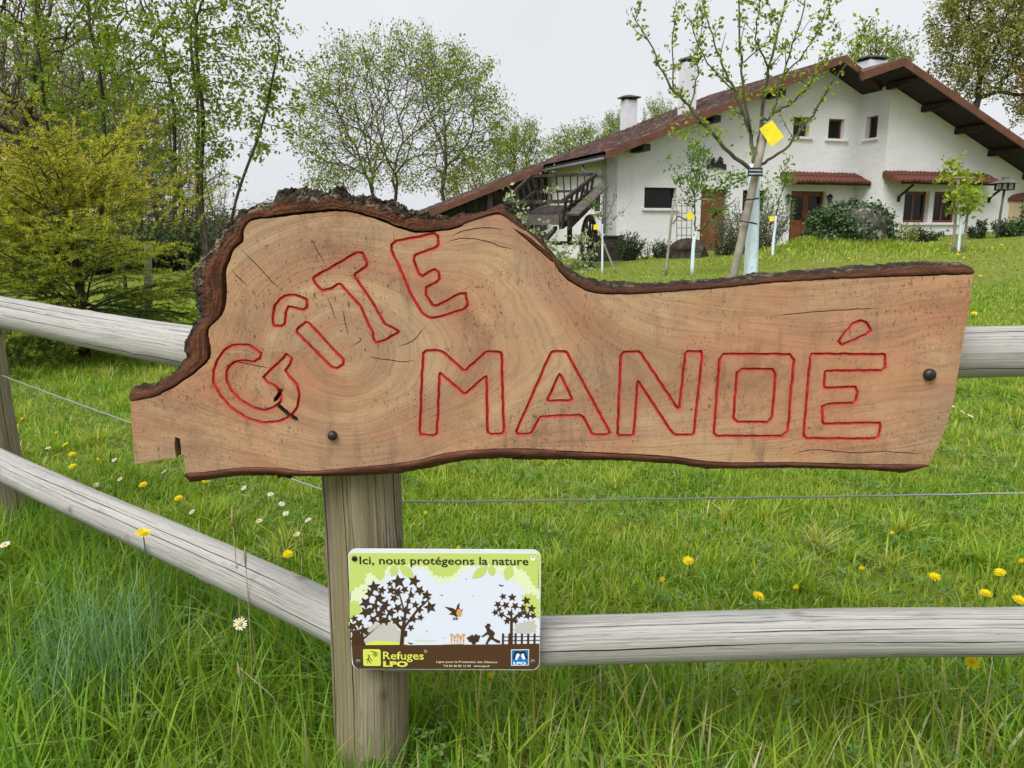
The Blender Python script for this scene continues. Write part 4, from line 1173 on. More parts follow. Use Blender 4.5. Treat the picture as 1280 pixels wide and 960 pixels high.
limb_tree("pear_tree", "young tree with bent pale trunk in front of the small square window", 18.0, (866, 322),
    [(867, 305, .055), (870, 294, .05), (871, 289, .045)],
    [([(870, 292), (868, 262), (869, 235), (872, 210), (872, 180)], .034, .010),
     ([(869, 252), (856, 242), (848, 222), (847, 214)], .018, .006), ([(869, 250), (864, 226), (862, 200), (861, 190)], .018, .006),
     ([(870, 222), (878, 208), (888, 188)], .014, .005), ([(872, 215), (880, 200), (879, 182)], .012, .005),
     ([(871, 290), (882, 282), (895, 264)], .040, .03), ([(895, 264), (905, 248), (912, 234), (930, 222), (931, 214)], .026, .008), ([(905, 248), (890, 250), (885, 240)], .016, .006)],
    72, 'leaf_fruit2', .085, 9, 5, spread=.07, twigs=3, spray=((885, 236, 14, 90), (902, 224, 14, 80), (930, 222, 12, 60), (874, 222, 12, 70), (851, 225, 9, 45), (872, 190, 8, 30)))
stake("slim stake with crossbar left of the bent pale trunked tree", (833, 335), (842, 248), 17.8, .028)
cb = MB().tube([tuple(at(841, 250, 17.78)), tuple(at(890, 249, 17.78))], .014, 6).build("crossbar", M['stake']); tag(cb, "thin horizontal crossbar from the slim stake to the bent pale tree", "bar")
cb = MB().tube([tuple(at(841, 280, 17.75)), tuple(at(848, 270, 17.75)), tuple(at(858, 275, 17.8))], .016, 6).build("tree_tie", M['leaf_dark'] if False else plain('green_tie', (.02, .06, .045), .6)); tag(cb, "dark green rubber tie between the slim stake and the bent pale tree", "strap")
trap("yellow sticky trap beside the slim stake, before the orange brown door", [(857, 268), (863, 264), (869, 270), (861, 276)], 17.9)
limb_tree("plum_tree", "thin bare young tree with pale washed stem by the downpipe", 20.0, (753, 333), [(753, 312, .036), (753, 292, .03), (753, 280, .028)],
    [([(753, 280), (752, 262), (756, 245), (755, 228)], .022, .006), ([(753, 278), (745, 265), (738, 252)], .016, .006), ([(754, 275), (764, 262), (770, 235)], .016, .006), ([(753, 285), (762, 280), (772, 270)], .014, .006)],
    73, 'leaf_fruit2', .07, 2.2, 3, spread=.05, twigs=4, spray=((742, 256, 10, 45), (735, 250, 6, 18), (752, 268, 6, 14)))
stake("short slanting stake behind the thin bare tree by the downpipe", (765, 330), (748, 288), 20.1, .026)
trap("small yellow sticky trap on the thin bare tree by the downpipe", [(742, 281), (747, 280), (748, 287), (742, 287)], 19.9)
limb_tree("apple_sapling", "slender pale washed sapling right behind the leaning cherry tree", 15.0, (945, 322), [(944, 300, .028), (945, 280, .024), (946, 266, .02)],
    [([(946, 266), (946, 240), (942, 215)], .014, .005), ([(946, 262), (956, 250), (962, 236)], .012, .005)], 74, 'leaf_fruit2', .06, 6, 3, spread=.05, twigs=4)
trap("pale yellow sticky trap low on the slender sapling behind the cherry", [(942, 288), (946, 285), (949, 290), (944, 295)], 14.9)
limb_tree("quince_tree", "small pale stemmed tree between the leaning cherry and the brown front door", 21.0, (966, 316), [(967, 300, .05), (969, 284, .045), (970, 270, .04)],
    [([(970, 270), (974, 250), (980, 232), (984, 214)], .024, .008), ([(971, 272), (986, 262), (992, 250)], .016, .006), ([(968, 282), (960, 262), (958, 244)], .016, .006)],
    75, 'leaf_fruit2', .09, 5, 5, spread=.08, twigs=4, spray=((986, 225, 11, 50),))
trap("yellow sticky trap on the small tree nearest the brown front door", [(961, 271), (967, 270), (968, 276), (962, 277)], 20.8)
limb_tree("fig_tree", "small bright leaved tree in front of the right hand windows", 20.5, (1199, 305), [(1200, 290, .045), (1201, 272, .04), (1201, 262, .036)],
    [([(1201, 262), (1196, 240), (1190, 212)], .024, .010), ([(1201, 262), (1206, 240), (1208, 215)], .022, .008), ([(1198, 268), (1190, 250), (1186, 232)], .02, .008), ([(1202, 270), (1214, 255), (1224, 240)], .02, .008), ([(1204, 280), (1212, 262), (1222, 252)], .016, .006)],
    76, 'leaf_fruit', .12, 7, 5, spread=.09, twigs=3, spray=((1190, 208, 7, 34), (1181, 222, 9, 40), (1207, 216, 8, 34), (1226, 222, 7, 26), (1190, 247, 8, 36), (1187, 263, 6, 26), (1215, 240, 11, 40), (1224, 250, 8, 24), (1195, 228, 7, 24)))
stake("left of the two stakes at the bright leaved tree", (1192, 304), (1198, 222), 20.6, .034)
stake("right of the two stakes at the bright leaved tree", (1205, 302), (1214, 235), 20.6, .03)
cb = MB().tube([tuple(at(1192, 222, 20.55)), tuple(at(1220, 222, 20.55))], .018, 6).build("crossbar", M['stake']); tag(cb, "thin crossbar near the top of the bright leaved tree", "bar")

# ------------------------------------------------------------------ lamp post by the right gable
p = at(1247, 290, 26.0)
lp = empty("lamp_post", (p.x, 26.0, tz(p.x, 26)), "wooden garden lamp post with small roofed lantern at the right gable", "lamp post")
LS = .74; lp.scale = (LS, LS, LS)
zt = (at(1252, 238, 26).z - lp.location.z) / LS
MB().tube([(0, 0, -.1), (.03, 0, zt * .5), (.08, 0, zt)], [.06, .05, .05], 8).build("pole", M['cart_pale'], lp, True)
ln = MB().box(-.20, .36, -.28, .28, zt, zt + .05).build("lantern_base", M['cart_wood'], lp)
for (a, b_) in ((-.17, -.25), (.33, -.25), (.33, .25), (-.17, .25), (.08, -.25), (.08, .25)):
    MB().box(a - .03, a + .03, b_ - .03, b_ + .03, zt + .05, zt + .30).build("lantern_post", M['cart_wood'], lp)
MB().box(-.13, .29, -.20, .20, zt + .05, zt + .28).build("lantern_glass", plain('frosted_glass', (.50, .48, .42), .4, .4), lp)
V = [(-.36, -.44, zt + .30), (.52, -.44, zt + .30), (.52, .44, zt + .30), (-.36, .44, zt + .30), (.0, -.08, zt + .48), (.16, -.08, zt + .48), (.16, .08, zt + .48), (.0, .08, zt + .48)]
MB().add(V, [(3, 2, 1, 0), (4, 5, 6, 7), (0, 1, 5, 4), (1, 2, 6, 5), (2, 3, 7, 6), (3, 0, 4, 7)]).build("lantern_roof", M['slate'], lp)
MB().box(-.03, .19, -.11, .11, zt + .48, zt + .56).build("finial", M['slate'], lp)

# ------------------------------------------------------------------ old stumps
def stump(name, label, loc, seed, rx, ry, h, mat, top=.85):
    rg = np.random.default_rng(seed); e = empty(name, loc, label, "stump")
    nA, nZ = 56, 22; V = []; F = []
    for k in range(nZ + 1):
        t = k / nZ
        prof = (1.15 - .30 * t) if t < top else (1.15 - .30 * top) * math.sqrt(max(0, 1 - ((t - top) / (1 - top + 1e-6)) ** 2))
        for i in range(nA):
            a = 6.28318 * i / nA
            rid = 1 + .10 * math.sin(a * 7 + 1.5 * math.sin(t * 3)) + .05 * math.sin(a * 17 + seed) + .16 * mnoise.fractal(Vector((math.cos(a) * 1.6, math.sin(a) * 1.6, t * 2.2 + seed)), .8, 2, 5)
            V.append((math.cos(a) * rx * prof * rid, math.sin(a) * ry * prof * rid, h * t * (1 + .08 * mnoise.noise(Vector((math.cos(a) * 1.3, math.sin(a) * 1.3, seed)))) - .05))
    for k in range(nZ):
        for i in range(nA): F.append((k * nA + i, k * nA + (i + 1) % nA, (k + 1) * nA + (i + 1) % nA, (k + 1) * nA + i))
    F.append(tuple(nZ * nA + i for i in range(nA)))
    MB().add(V, F).build("trunk", mat, e, True)
    return e, np.array(V)
n = N('lichened_stump_bark'); o = n.mapping(n.obj(), (1, 1, .4))
f = n.noise(o, 5, 6, .7); l_ = n.noise(n.mapping(n.obj(), (2.2, 2.2, .55)), 2.6, 5, .65)
c = n.ramp(f, [(.3, (.030, .028, .024)), (.7, (.125, .12, .10))]); c = n.mix(n.ramp(l_, [(.52, 0.0), (.60, .85)]), c, (.36, .37, .25))
M['stump'] = n.pbr(c, .95, .1, n.bump(f, .8, .08))
p = at(1064, 300, 22.2)
se, SV = stump("tree_stump", "huge old ivy covered stump with pale lichen on a grassy mound", (p.x, 22.2, tz(p.x, 22.2) - .15), 5, .98, .8, 1.02, M['stump'], .7)
rg = np.random.default_rng(9)
sel = SV[(SV[:, 0] + .25 * SV[:, 2] * 0 < -.22 + .18 * np.sin(SV[:, 2] * 6) + rg.normal(0, .12, len(SV))) & (SV[:, 1] < .7)]
rsel = SV[(SV[:, 0] > 0) & (SV[:, 1] < .2) & (np.sin(SV[:, 0] * 9 + SV[:, 2] * 4) + rg.normal(0, .5, len(SV)) > .75)]
sel = np.concatenate([sel, rsel[rg.integers(0, len(rsel), len(sel) // 5)]])
ids = rg.integers(0, len(sel), 5200)
IP = sel[ids] + rg.normal(0, .06, (5200, 3)) + np.stack([np.sign(sel[ids][:, 0]) * .03, -np.full(5200, .04), np.zeros(5200)], -1)
top = SV[SV[:, 2] > .85]; top = top[top[:, 0] < .3]; ids = rg.integers(0, len(top), 500); IP = np.concatenate([IP, top[ids] + rg.normal(0, .06, (500, 3)) + [0, 0, .03]])
link("ivy", leaf_mesh("ivy", rg, IP, .085, .8, .5), M['leaf_ivy'], se)
# tufty grass on the mound
mx = rng.normal(p.x - .3, 1.5, 5200); my = rng.normal(21.3, .75, 5200)
g = link("mound_grass", blade_mesh("mound_grass", rng, mx, my, rng.uniform(.07, .2, 5200), rng.uniform(.015, .03, 5200), np.abs(rng.normal(.6, .5, 5200)), 2, np.clip(rng.uniform(.3, 1.0, 5200), 0, .95)), M['lawn'])
tag(g, "rough long grass on the mound round the ivy covered stump", "grass", kind="stuff")
shrub("seed_plants", "loose yellowish weeds at the right foot of the ivy covered stump", (p.x + 1.45, 22.0, tz(p.x + 1.45, 22.0)), 91, .9, .6, .75, 'leaf_yellow', .07, 420, 16, "weeds")
M['stump2'] = barkmat('gnarled_stump_bark', (0.012, 0.009, 0.007), (0.085, 0.065, 0.052), 5.0, .35)
p = at(860, 305, 25.6)
stump("tree_stump", "dark gnarled stump against the wall beside the trellis", (p.x, 25.6, tz(p.x, 25.6)), 12, .55, .42, .66, M['stump2'], .45)

# ------------------------------------------------------------------ shrubs along the house
def put_shrub(name, label, px, Y, seed, w, d, h, mat_, leaf, nl, **k):
    p_ = at(px, 300, Y); return shrub(name, label, (p_.x, Y, tz(p_.x, Y)), seed, w, d, h, mat_, leaf, nl, **k)
put_shrub("lavender_bush", "dark upright bush at the foot of the wall below the square window", 786, 25.8, 81, 1.15, .7, .95, 'leaf_dark', .08, 2600, nstem=40, arch=1.0)
put_shrub("box_bush", "small dark round bush at the wall right of the square window", 827, 26.4, 82, .62, .5, .85, 'leaf_dark', .07, 1300, nstem=16)
put_shrub("dry_weeds", "dry reddish weeds at the wall between the two dark bushes", 808, 26.3, 83, .8, .4, .6, 'leaf_olive', .05, 200, nstem=14, cat="weeds")
put_shrub("willow_shrub", "big loose grey green shrub beside the brown front door", 938, 25.6, 84, 3.0, 1.5, 2.15, 'leaf_grey', .10, 6500, nstem=70, aspect=.28, arch=.8)
put_shrub("rose_bush", "thin shrub left of the big grey green shrub at the house wall", 905, 26.2, 85, 1.1, .8, 1.0, 'leaf_grey', .09, 700, nstem=18)
put_shrub("low_bush", "low dark green bush below the right hand windows", 1155, 26.6, 86, 1.3, .6, .55, 'leaf_dark', .09, 1100, nstem=24)
put_shrub("low_bush", "small dark plant between the bright leaved tree and the lamp post", 1222, 26.4, 87, .8, .5, .75, 'leaf_dark', .10, 700, nstem=12)
put_shrub("low_bush", "dense green bush at the right edge beside the lamp post", 1275, 26.2, 88, 1.9, .9, .62, 'leaf_ivy', .10, 2600, nstem=36)
put_shrub("conifer_sprig", "small dark sapling before the cream garage door at the right edge", 1277, 26.3, 89, .4, .4, 1.5, 'leaf_dark', .09, 260, nstem=5)
put_shrub("climbing_shrub", "leafy shoots showing in front of the narrow side window", 742, 26.9, 90, .7, .3, 1.9, 'leaf_yellow', .12, 420, nstem=8)

# variegated shrub close behind the sign, in front of the cart
limb_tree("variegated_shrub", "pale variegated shrub rising behind the dip of the carved sign", 10.5, (690, 420), [(690, 400, .03), (690, 380, .03), (690, 360, .03)],
    [([(690, 365), (665, 300), (650, 265), (636, 240)], .014, .004), ([(690, 365), (684, 300), (683, 262), (690, 232)], .012, .003), ([(690, 365), (705, 320), (722, 300), (748, 304)], .012, .003),
     ([(690, 365), (690, 315), (700, 285)], .012, .003), ([(690, 360), (672, 300), (640, 258)], .012, .003), ([(690, 365), (718, 330), (730, 290)], .012, .003), ([(690, 365), (668, 315), (655, 285)], .012, .003), ([(690, 365), (725, 345), (742, 325)], .010, .003)],
    77, 'leaf_pale', .055, 6, 4, spread=.04, twigs=2, painted=False, cat="shrub",
    spray=((668, 292, 9, 40), (684, 308, 10, 60), (700, 320, 11, 70), (652, 272, 7, 28), (638, 248, 6, 30), (688, 238, 6, 22), (724, 296, 8, 36), (736, 318, 9, 40), (748, 305, 5, 14), (722, 330, 10, 55), (704, 334, 10, 60), (712, 306, 7, 24)))

# hedge mass far left behind the conifer and at the wood's edge
for i, (px, Y, w_, h_, mt, lb) in enumerate(((298, 34, 5.5, 2.4, 'leaf_grey', "grey green thicket just left of the sign's bark edge"), (205, 30, 5.0, 2.0, 'leaf_dark', "dark thicket behind the golden conifer, right part"), (120, 28, 5.0, 2.2, 'leaf_dark', "dark thicket behind the golden conifer, middle part"),
                                             (30, 27, 5.0, 2.2, 'leaf_dark', "dark thicket behind the golden conifer at the left edge"), (245, 42, 6.0, 3.2, 'leaf_grey', "tall grey green thicket at the wood's edge"), (365, 60, 7.0, 2.4, 'leaf_grey', "far low thicket behind the top of the sign"))):
    put_shrub("thicket", lb, px, Y, 100 + i, w_, 2.2, h_, mt, .17, 5200, nstem=60, arch=.9, cat="thicket", group="thickets along the wood's edge")

# ------------------------------------------------------------------ golden conifer behind the left fence
n = N('conifer_needle')
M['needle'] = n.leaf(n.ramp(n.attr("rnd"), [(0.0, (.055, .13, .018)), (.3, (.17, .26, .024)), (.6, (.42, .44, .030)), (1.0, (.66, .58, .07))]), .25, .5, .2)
rg = np.random.default_rng(55)
p = at(105, 440, 6.2)
cf = empty("golden_conifer", (p.x, 6.2, tz(p.x, 6.2)), "wide golden yellow conifer with arching shoots behind the left fence", "conifer")
shoots = []; mb = MB()
def shoot(a, d_, L, lvl, gold):
    n_ = 9 if lvl == 0 else 6
    pts = [a]; d_ = d_ / np.linalg.norm(d_)
    for i in range(n_):
        t = i / n_
        d_ = d_ + np.array([0, 0, -.10 if t < .5 else (.02 if lvl == 0 else -.05)]) + rg.normal(0, .05, 3)
        d_ /= np.linalg.norm(d_); pts.append(pts[-1] + d_ * L / n_)
    pts = np.array(pts); pts[:, 2] = np.maximum(pts[:, 2], .05)
    mb.tube(pts, np.linspace((.009, .004, .002)[lvl], .0012, len(pts)), 4 if lvl else 5, False)
    shoots.append((pts, L, lvl, gold))
    if lvl < 2:
        m = int(L * (14 if lvl == 0 else 10))
        for k in range(m):
            t = .16 + .84 * (k + rg.uniform(0, 1)) / m; q = t * (len(pts) - 1.001); i0 = int(q); b_ = pts[i0] + (pts[i0 + 1] - pts[i0]) * (q - i0)
            tan = pts[i0 + 1] - pts[i0]; tan /= np.linalg.norm(tan)
            sd = np.cross(tan, [0, 0, 1.0]); sd /= np.linalg.norm(sd) + 1e-6
            nd = tan * .85 + sd * (1 if k % 2 else -1) * rg.uniform(.6, 1.1) + np.array([0, 0, rg.uniform(-.05, .35)])
            shoot(b_, nd, L * (.42 if lvl == 0 else .36) * (1.1 - t * .72) * rg.uniform(.7, 1.25), lvl + 1, gold)
for i in range(58):
    z0 = rg.uniform(.08, 1.2); a = rg.uniform(0, 6.28) if i > 10 else rg.uniform(-2.9, -.2)
    up_ = .28 + .85 * (z0 / 1.15) + rg.uniform(-.15, .35)
    L = (1.5 - .6 * z0 / 1.15) * rg.uniform(.75, 1.15)
    shoot(np.array([rg.normal(0, .05), rg.normal(0, .05), z0]), np.array([math.cos(a), math.sin(a) * .8, up_]), L, 0, .35 + .5 * z0 / 1.15)
for i in range(36):
    a = rg.uniform(0, 6.28)
    shoot(np.array([0, 0, rg.uniform(.06, .42)]), np.array([math.cos(a), math.sin(a), rg.uniform(.05, .35)]), rg.uniform(.75, 1.3), 0, .32)
for i in range(9):
    shoot(np.array([rg.normal(0, .12), rg.normal(0, .1), 1.0]), np.array([rg.normal(-.15, .45), rg.normal(0, .3), 1.0]), rg.uniform(.45, .8), 0, .9)
for i in range(60):
    a = rg.uniform(0, 6.28); q = rg.uniform(.1, .95)
    shoot(np.array([math.cos(a) * q, math.sin(a) * q * .8, 1.25 - .45 * q + rg.normal(0, .08)]), np.array([math.cos(a) * .55 - .12, math.sin(a) * .4, rg.uniform(.6, 1.3)]), rg.uniform(.3, .78), 2, 1.0)
mb.tube([(0, 0, -.02), (.02, 0, .5), (-.01, .01, 1.0), (0, 0, 1.35)], [.045, .036, .022, .008], 8)
mb.build("trunk", M['bark_dark'], cf, True)
NP = []; ND = []; NG = []
for (pts, L, lvl, gold) in shoots:
    m = int(L * (420 if lvl == 0 else 330)); t = rg.uniform(.1 if lvl else .25, 1, m); q = t * (len(pts) - 1.001); i0 = q.astype(int); f = (q - i0)[:, None]
    b_ = pts[i0] * (1 - f) + pts[i0 + 1] * f; tan = pts[i0 + 1] - pts[i0]; tan /= np.linalg.norm(tan, axis=1)[:, None] + 1e-9
    sd = np.cross(tan, rg.normal(0, 1, (m, 3))); sd /= np.linalg.norm(sd, axis=1)[:, None]
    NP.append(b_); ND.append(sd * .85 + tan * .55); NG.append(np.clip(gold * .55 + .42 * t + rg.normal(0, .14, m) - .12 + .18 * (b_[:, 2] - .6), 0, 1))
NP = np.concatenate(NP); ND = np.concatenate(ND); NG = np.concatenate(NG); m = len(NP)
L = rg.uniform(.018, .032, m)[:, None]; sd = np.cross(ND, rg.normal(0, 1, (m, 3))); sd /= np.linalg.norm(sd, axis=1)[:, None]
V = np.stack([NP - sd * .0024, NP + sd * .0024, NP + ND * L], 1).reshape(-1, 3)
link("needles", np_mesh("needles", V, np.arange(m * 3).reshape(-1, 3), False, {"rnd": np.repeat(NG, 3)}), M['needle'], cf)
print("needles", m)
stake("pale stake standing in the golden conifer", (186, 445), (185, 305), 6.9, .034, 'stake', group=None)

# ------------------------------------------------------------------ round rail fence
fence = empty("wooden_fence", (F0[0], F0[1], 0), "weathered round wood rail fence turning a corner behind the carved sign", "fence")
def round_part(name, a, b_, r0, r1, seed, mat, bow=0.0, taper_end=True, nseg=70, ns=36):
    """turned log along a..b with knots, flats and a slight bow"""
    a, b_ = Vector(a), Vector(b_); L = (b_ - a).length; d_ = (b_ - a).normalized()
    up = Vector((0, 0, 1)) if abs(d_.z) < .9 else Vector((0, 1, 0))
    sx = d_.cross(up).normalized(); sy = sx.cross(d_).normalized()
    rg = np.random.default_rng(seed); knots = [(rg.uniform(.05, .95) * L, rg.uniform(0, 6.28), rg.uniform(.5, 1)) for _ in range(int(3 + L * 3))]
    V = []; A = []; F = []; KN = []
    nseg = max(nseg, int(L * 75))
    for i in range(nseg + 1):
        t = i / nseg; s_ = t * L
        c_ = a + d_ * s_ + sy * (bow * math.sin(math.pi * t)) + sx * (.004 * math.sin(t * 5 + seed)) + sy * (.003 * math.sin(t * 9 + seed))
        r_ = r0 + (r1 - r0) * t
        e_ = min(s_, L - s_)
        if taper_end and e_ < .012: r_ *= .90 + .10 * e_ / .012
        for j in range(ns):
            an = 6.28318 * j / ns
            k = 1 + .034 * mnoise.fractal(Vector((s_ * 4, math.cos(an) * 1.2 + seed, math.sin(an) * 1.2)), 1, 2, 3) + .008 * mnoise.noise(Vector((s_ * 2.5, math.cos(an) * 9 + seed, math.sin(an) * 9)))
            kv = 0.0
            for (ks, ka, kh) in knots:
                da = (an - ka + math.pi) % (2 * math.pi) - math.pi
                q = ((s_ - ks) / .022) ** 2 + (da * r_ / .016) ** 2
                if q < 9: k += .09 * kh * math.exp(-q); kv = max(kv, kh * math.exp(-q * 2.2))
            V.append(tuple(c_ + (sx * math.cos(an) + sy * math.sin(an)) * r_ * k)); KN.append(kv); A.append((s_ + seed * 3.7, math.cos(an), math.sin(an)))
    for i in range(nseg):
        for j in range(ns): F.append((i * ns + j, i * ns + (j + 1) % ns, (i + 1) * ns + (j + 1) % ns, (i + 1) * ns + j))
    n0 = len(V)
    for (row, cpt) in ((0, a - d_ * .002), (nseg, b_ + d_ * .002)):
        V.append(tuple(cpt)); KN.append(0); A.append((row * .01 + seed * 3.7, 0, 0)); ci = len(V) - 1
        for j in range(ns):
            q = (row * ns + j, row * ns + (j + 1) % ns, ci); F.append(q if row else q[::-1])
    V = np.array(V) - np.array(fence.location)
    A = np.array(A)
    return link(name, np_mesh(name, V, F, True, {"uvw": A, "knot": np.array(KN)}), mat, fence)
def on_left(px, py, off):
    r = ray(px, py); nx_, ny_ = FD[1], -FD[0]
    t = (F0[0] * nx_ + F0[1] * ny_ + off) / (r.x * nx_ + r.y * ny_)
    return Vector((0, 0, CAM_Z)) + r * t
round_part("post", (F0[0] + .003, F0[1], -.35), (F0[0], F0[1], .93), .0665, .0665, 2, M['post'])
lpq = F0 + FD * 1.90 + np.array([FD[1], -FD[0]]) * .085
round_part("post", (lpq[0], lpq[1], -.35), (lpq[0] - .01, lpq[1], .79), .062, .058, 4, M['post'])
def left_rail(pA, pB, seed, ext0, ext1, bow):
    a, b_ = on_left(*pA, -.005), on_left(*pB, -.005); d_ = (b_ - a).normalized()
    return round_part("rail", a - d_ * ext0, b_ + d_ * ext1, .0435, .044, seed, M['rail'], bow)
left_rail((0, 393), (226, 433), 11, 1.0, .42, .006)
left_rail((0, 576), (408, 770), 13, 1.0, .08, -.008)
lo_a, lo_b = at(676, 802, 1.276), at(1280, 787, 1.318); d_ = (lo_b - lo_a).normalized()
x0 = at(474, 806, 1.262).x
round_part("rail", lo_a + d_ * ((x0 - lo_a.x) / d_.x), lo_b + d_ * .75, .0425, .043, 17, M['rail'], 0)
hi_b = at(1280, 441, 1.315)
round_part("rail", hi_b - d_ * 1.10, hi_b + d_ * .75, .0425, .043, 27, M['rail'], 0)
# wires stapled to the posts
def wire(pts, sag):
    q = []
    a, b_ = Vector(pts[0]), Vector(pts[1])
    for k in np.linspace(0, 1, 40): q.append(tuple(a + (b_ - a) * k - Vector((0, 0, sag * 4 * k * (1 - k))) - fence.location + Vector((0, 0, .0006 * math.sin(k * 90)))))
    MB().tube(q, .0018, 6).build("wire", M['wire'], fence, True)
wa = at(500, 627, 1.385); wb = at(1280, 614, 1.42); dd = (wb - wa).normalized()
wire((wa - dd * .12, wb + dd * .6), .004)
la, lb_ = on_left(10, 472, .075), on_left(395, 609, .075); dd = (lb_ - la).normalized()
wire((la - dd * .05, lb_ + dd * .05), .004)

# ------------------------------------------------------------------ carved live-edge sign
SY, TH = 1.20, .048
sgn = empty("carved_sign", (0, SY, .72), "live edge slab of reddish wood with red outlined carved lettering and bark rim", "sign")
Z1 = lambda x, y: (150 + x / 2.3273, 220 + y / 2.3273)
Z2 = lambda x, y: (640 + x / 2.1333, 220 + y / 2.1333)
def S2(px, py):
    p_ = at(px, py, SY); return (p_.x, p_.z - .72)
def S2d(px, py, d_):
    p_ = at(px, py, SY + d_); return (p_.x, p_.z - .72)
def conv(z, L, d_=0.0): return [S2d(*z(*q), d_) for q in L]
o_top = conv(Z1, [(22, 620), (60, 622), (110, 600), (160, 560), (178, 530), (170, 490), (190, 455), (215, 410), (205, 370), (195, 320), (190, 285), (215, 245), (245, 215), (260, 180), (300, 140), (345, 100), (400, 75), (435, 80), (440, 45), (480, 32), (530, 37), (580, 50), (605, 36), (638, 25), (645, 45), (652, 58), (720, 62), (790, 75), (850, 100), (900, 118), (960, 118), (990, 112), (1040, 108), (1075, 95), (1110, 80), (1150, 115), (1190, 160), (1240, 200)]) + \
        conv(Z2, [(5, 110), (30, 135), (80, 170), (110, 205), (140, 240), (180, 268), (240, 284), (330, 290), (400, 290), (520, 282), (640, 271), (720, 262), (850, 252), (1000, 240), (1150, 231), (1235, 238)])
i_top = conv(Z1, [(30, 655), (100, 643), (180, 600), (262, 530), (258, 450), (300, 400), (312, 340), (310, 280), (330, 220), (358, 190), (362, 155), (385, 130), (440, 122), (550, 110), (650, 103), (740, 125), (820, 155), (870, 165), (950, 158), (990, 148), (1005, 138), (1060, 120), (1100, 112), (1130, 126), (1180, 158), (1230, 204), (1265, 255)]) + \
        conv(Z2, [(0, 137), (50, 175), (100, 215), (130, 260), (175, 295), (230, 314), (330, 315), (450, 307), (550, 300), (700, 285), (850, 276), (1000, 270), (1100, 267), (1231, 262)])
right = conv(Z2, [(1222, 330), (1205, 430), (1190, 520), (1178, 600), (1150, 690), (1122, 750), (1108, 768)])
o_bot = conv(Z2, [(1108, 771), (1050, 793), (950, 785), (750, 779), (520, 782), (450, 770), (300, 760), (150, 757), (0, 757)], .02) + conv(Z1, [(1200, 823), (1100, 822), (1000, 828), (900, 850), (820, 865), (700, 872), (580, 875), (450, 872), (350, 873), (250, 885), (200, 893), (190, 868)], .02)
i_bot = conv(Z2, [(1107, 769), (1020, 768), (950, 768), (750, 763), (550, 762), (400, 745), (200, 735), (0, 725)]) + conv(Z1, [(1280, 795), (1150, 792), (1050, 795), (950, 805), (870, 825), (780, 838), (650, 850), (550, 858), (450, 848), (350, 848), (250, 860), (191, 864)])
left = conv(Z1, [(187, 835), (184, 810), (178, 818), (177, 790), (174, 764), (160, 758), (158, 785), (163, 819), (130, 823), (90, 830), (42, 838), (38, 790), (35, 740), (32, 690)])
def resample(P, n_, wig=0.0, seed=0):
    P = np.array(P); L = np.concatenate([[0], np.cumsum(np.linalg.norm(np.diff(P, axis=0), axis=1))])
    t = np.linspace(0, L[-1], n_); Q = np.stack([np.interp(t, L, P[:, 0]), np.interp(t, L, P[:, 1])], -1)
    if wig:
        for i in range(1, n_ - 1):
            Q[i] += wig * np.array([mnoise.noise(Vector((t[i] * 60, seed, 0))) + .5 * mnoise.noise(Vector((t[i] * 160, seed, 5))), mnoise.noise(Vector((t[i] * 60, seed, 9))) + .5 * mnoise.noise(Vector((t[i] * 160, seed, 15)))])
    return Q
def densify0(P, st=.004):
    P = np.array(P); L = np.concatenate([[0], np.cumsum(np.linalg.norm(np.diff(P, axis=0), axis=1))]); t = np.linspace(0, L[-1], int(L[-1] / st))
    return np.stack([np.interp(t, L, P[:, 0]), np.interp(t, L, P[:, 1])], -1)
def smooth2(P, k=5): return smooth_path([(a, b_, 0) for a, b_ in P], k)[:, :2]
NT, NB = 900, 420
def paired(I, O, anchors, n_):
    """resample both edges so that matching landmarks stay opposite each other"""
    near = lambda P, q: int(np.argmin(((np.array(P) - np.array(q)) ** 2).sum(1)))
    ai = [0] + [near(I, a_) for a_, b_ in anchors] + [len(I) - 1]; ao = [0] + [near(O, b_) for a_, b_ in anchors] + [len(O) - 1]
    for L_, top_ in ((ai, len(I)), (ao, len(O))):
        for k in range(1, len(L_)): L_[k] = max(L_[k], L_[k - 1] + 2)
        L_[-1] = top_ - 1
        for k in range(len(L_) - 2, -1, -1): L_[k] = min(L_[k], L_[k + 1] - 2)
    ln = lambda P: np.linalg.norm(np.diff(np.array(P), axis=0), axis=1).sum()
    Ls = [ln(O[ao[k]:ao[k + 1] + 1]) + ln(I[ai[k]:ai[k + 1] + 1]) for k in range(len(ai) - 1)]
    ri, ro = [], []
    for k in range(len(ai) - 1):
        m = max(4, int(n_ * Ls[k] / sum(Ls)))
        ri.append(resample(I[ai[k]:ai[k + 1] + 1], m + 1)[:-1]); ro.append(resample(O[ao[k]:ao[k + 1] + 1], m + 1)[:-1])
    ri.append(np.array(I)[-1:]); ro.append(np.array(O)[-1:])
    return np.concatenate(ri), np.concatenate(ro)
def roughen(Q, wig, seed):
    L = np.concatenate([[0], np.cumsum(np.linalg.norm(np.diff(Q, axis=0), axis=1))])
    for i in range(1, len(Q) - 1):
        t_ = L[i]
        Q[i] += wig * np.array([mnoise.noise(Vector((t_ * 60, seed, 0))) + .5 * mnoise.noise(Vector((t_ * 160, seed, 5))), mnoise.noise(Vector((t_ * 60, seed, 9))) + .5 * mnoise.noise(Vector((t_ * 160, seed, 15)))])
    return Q
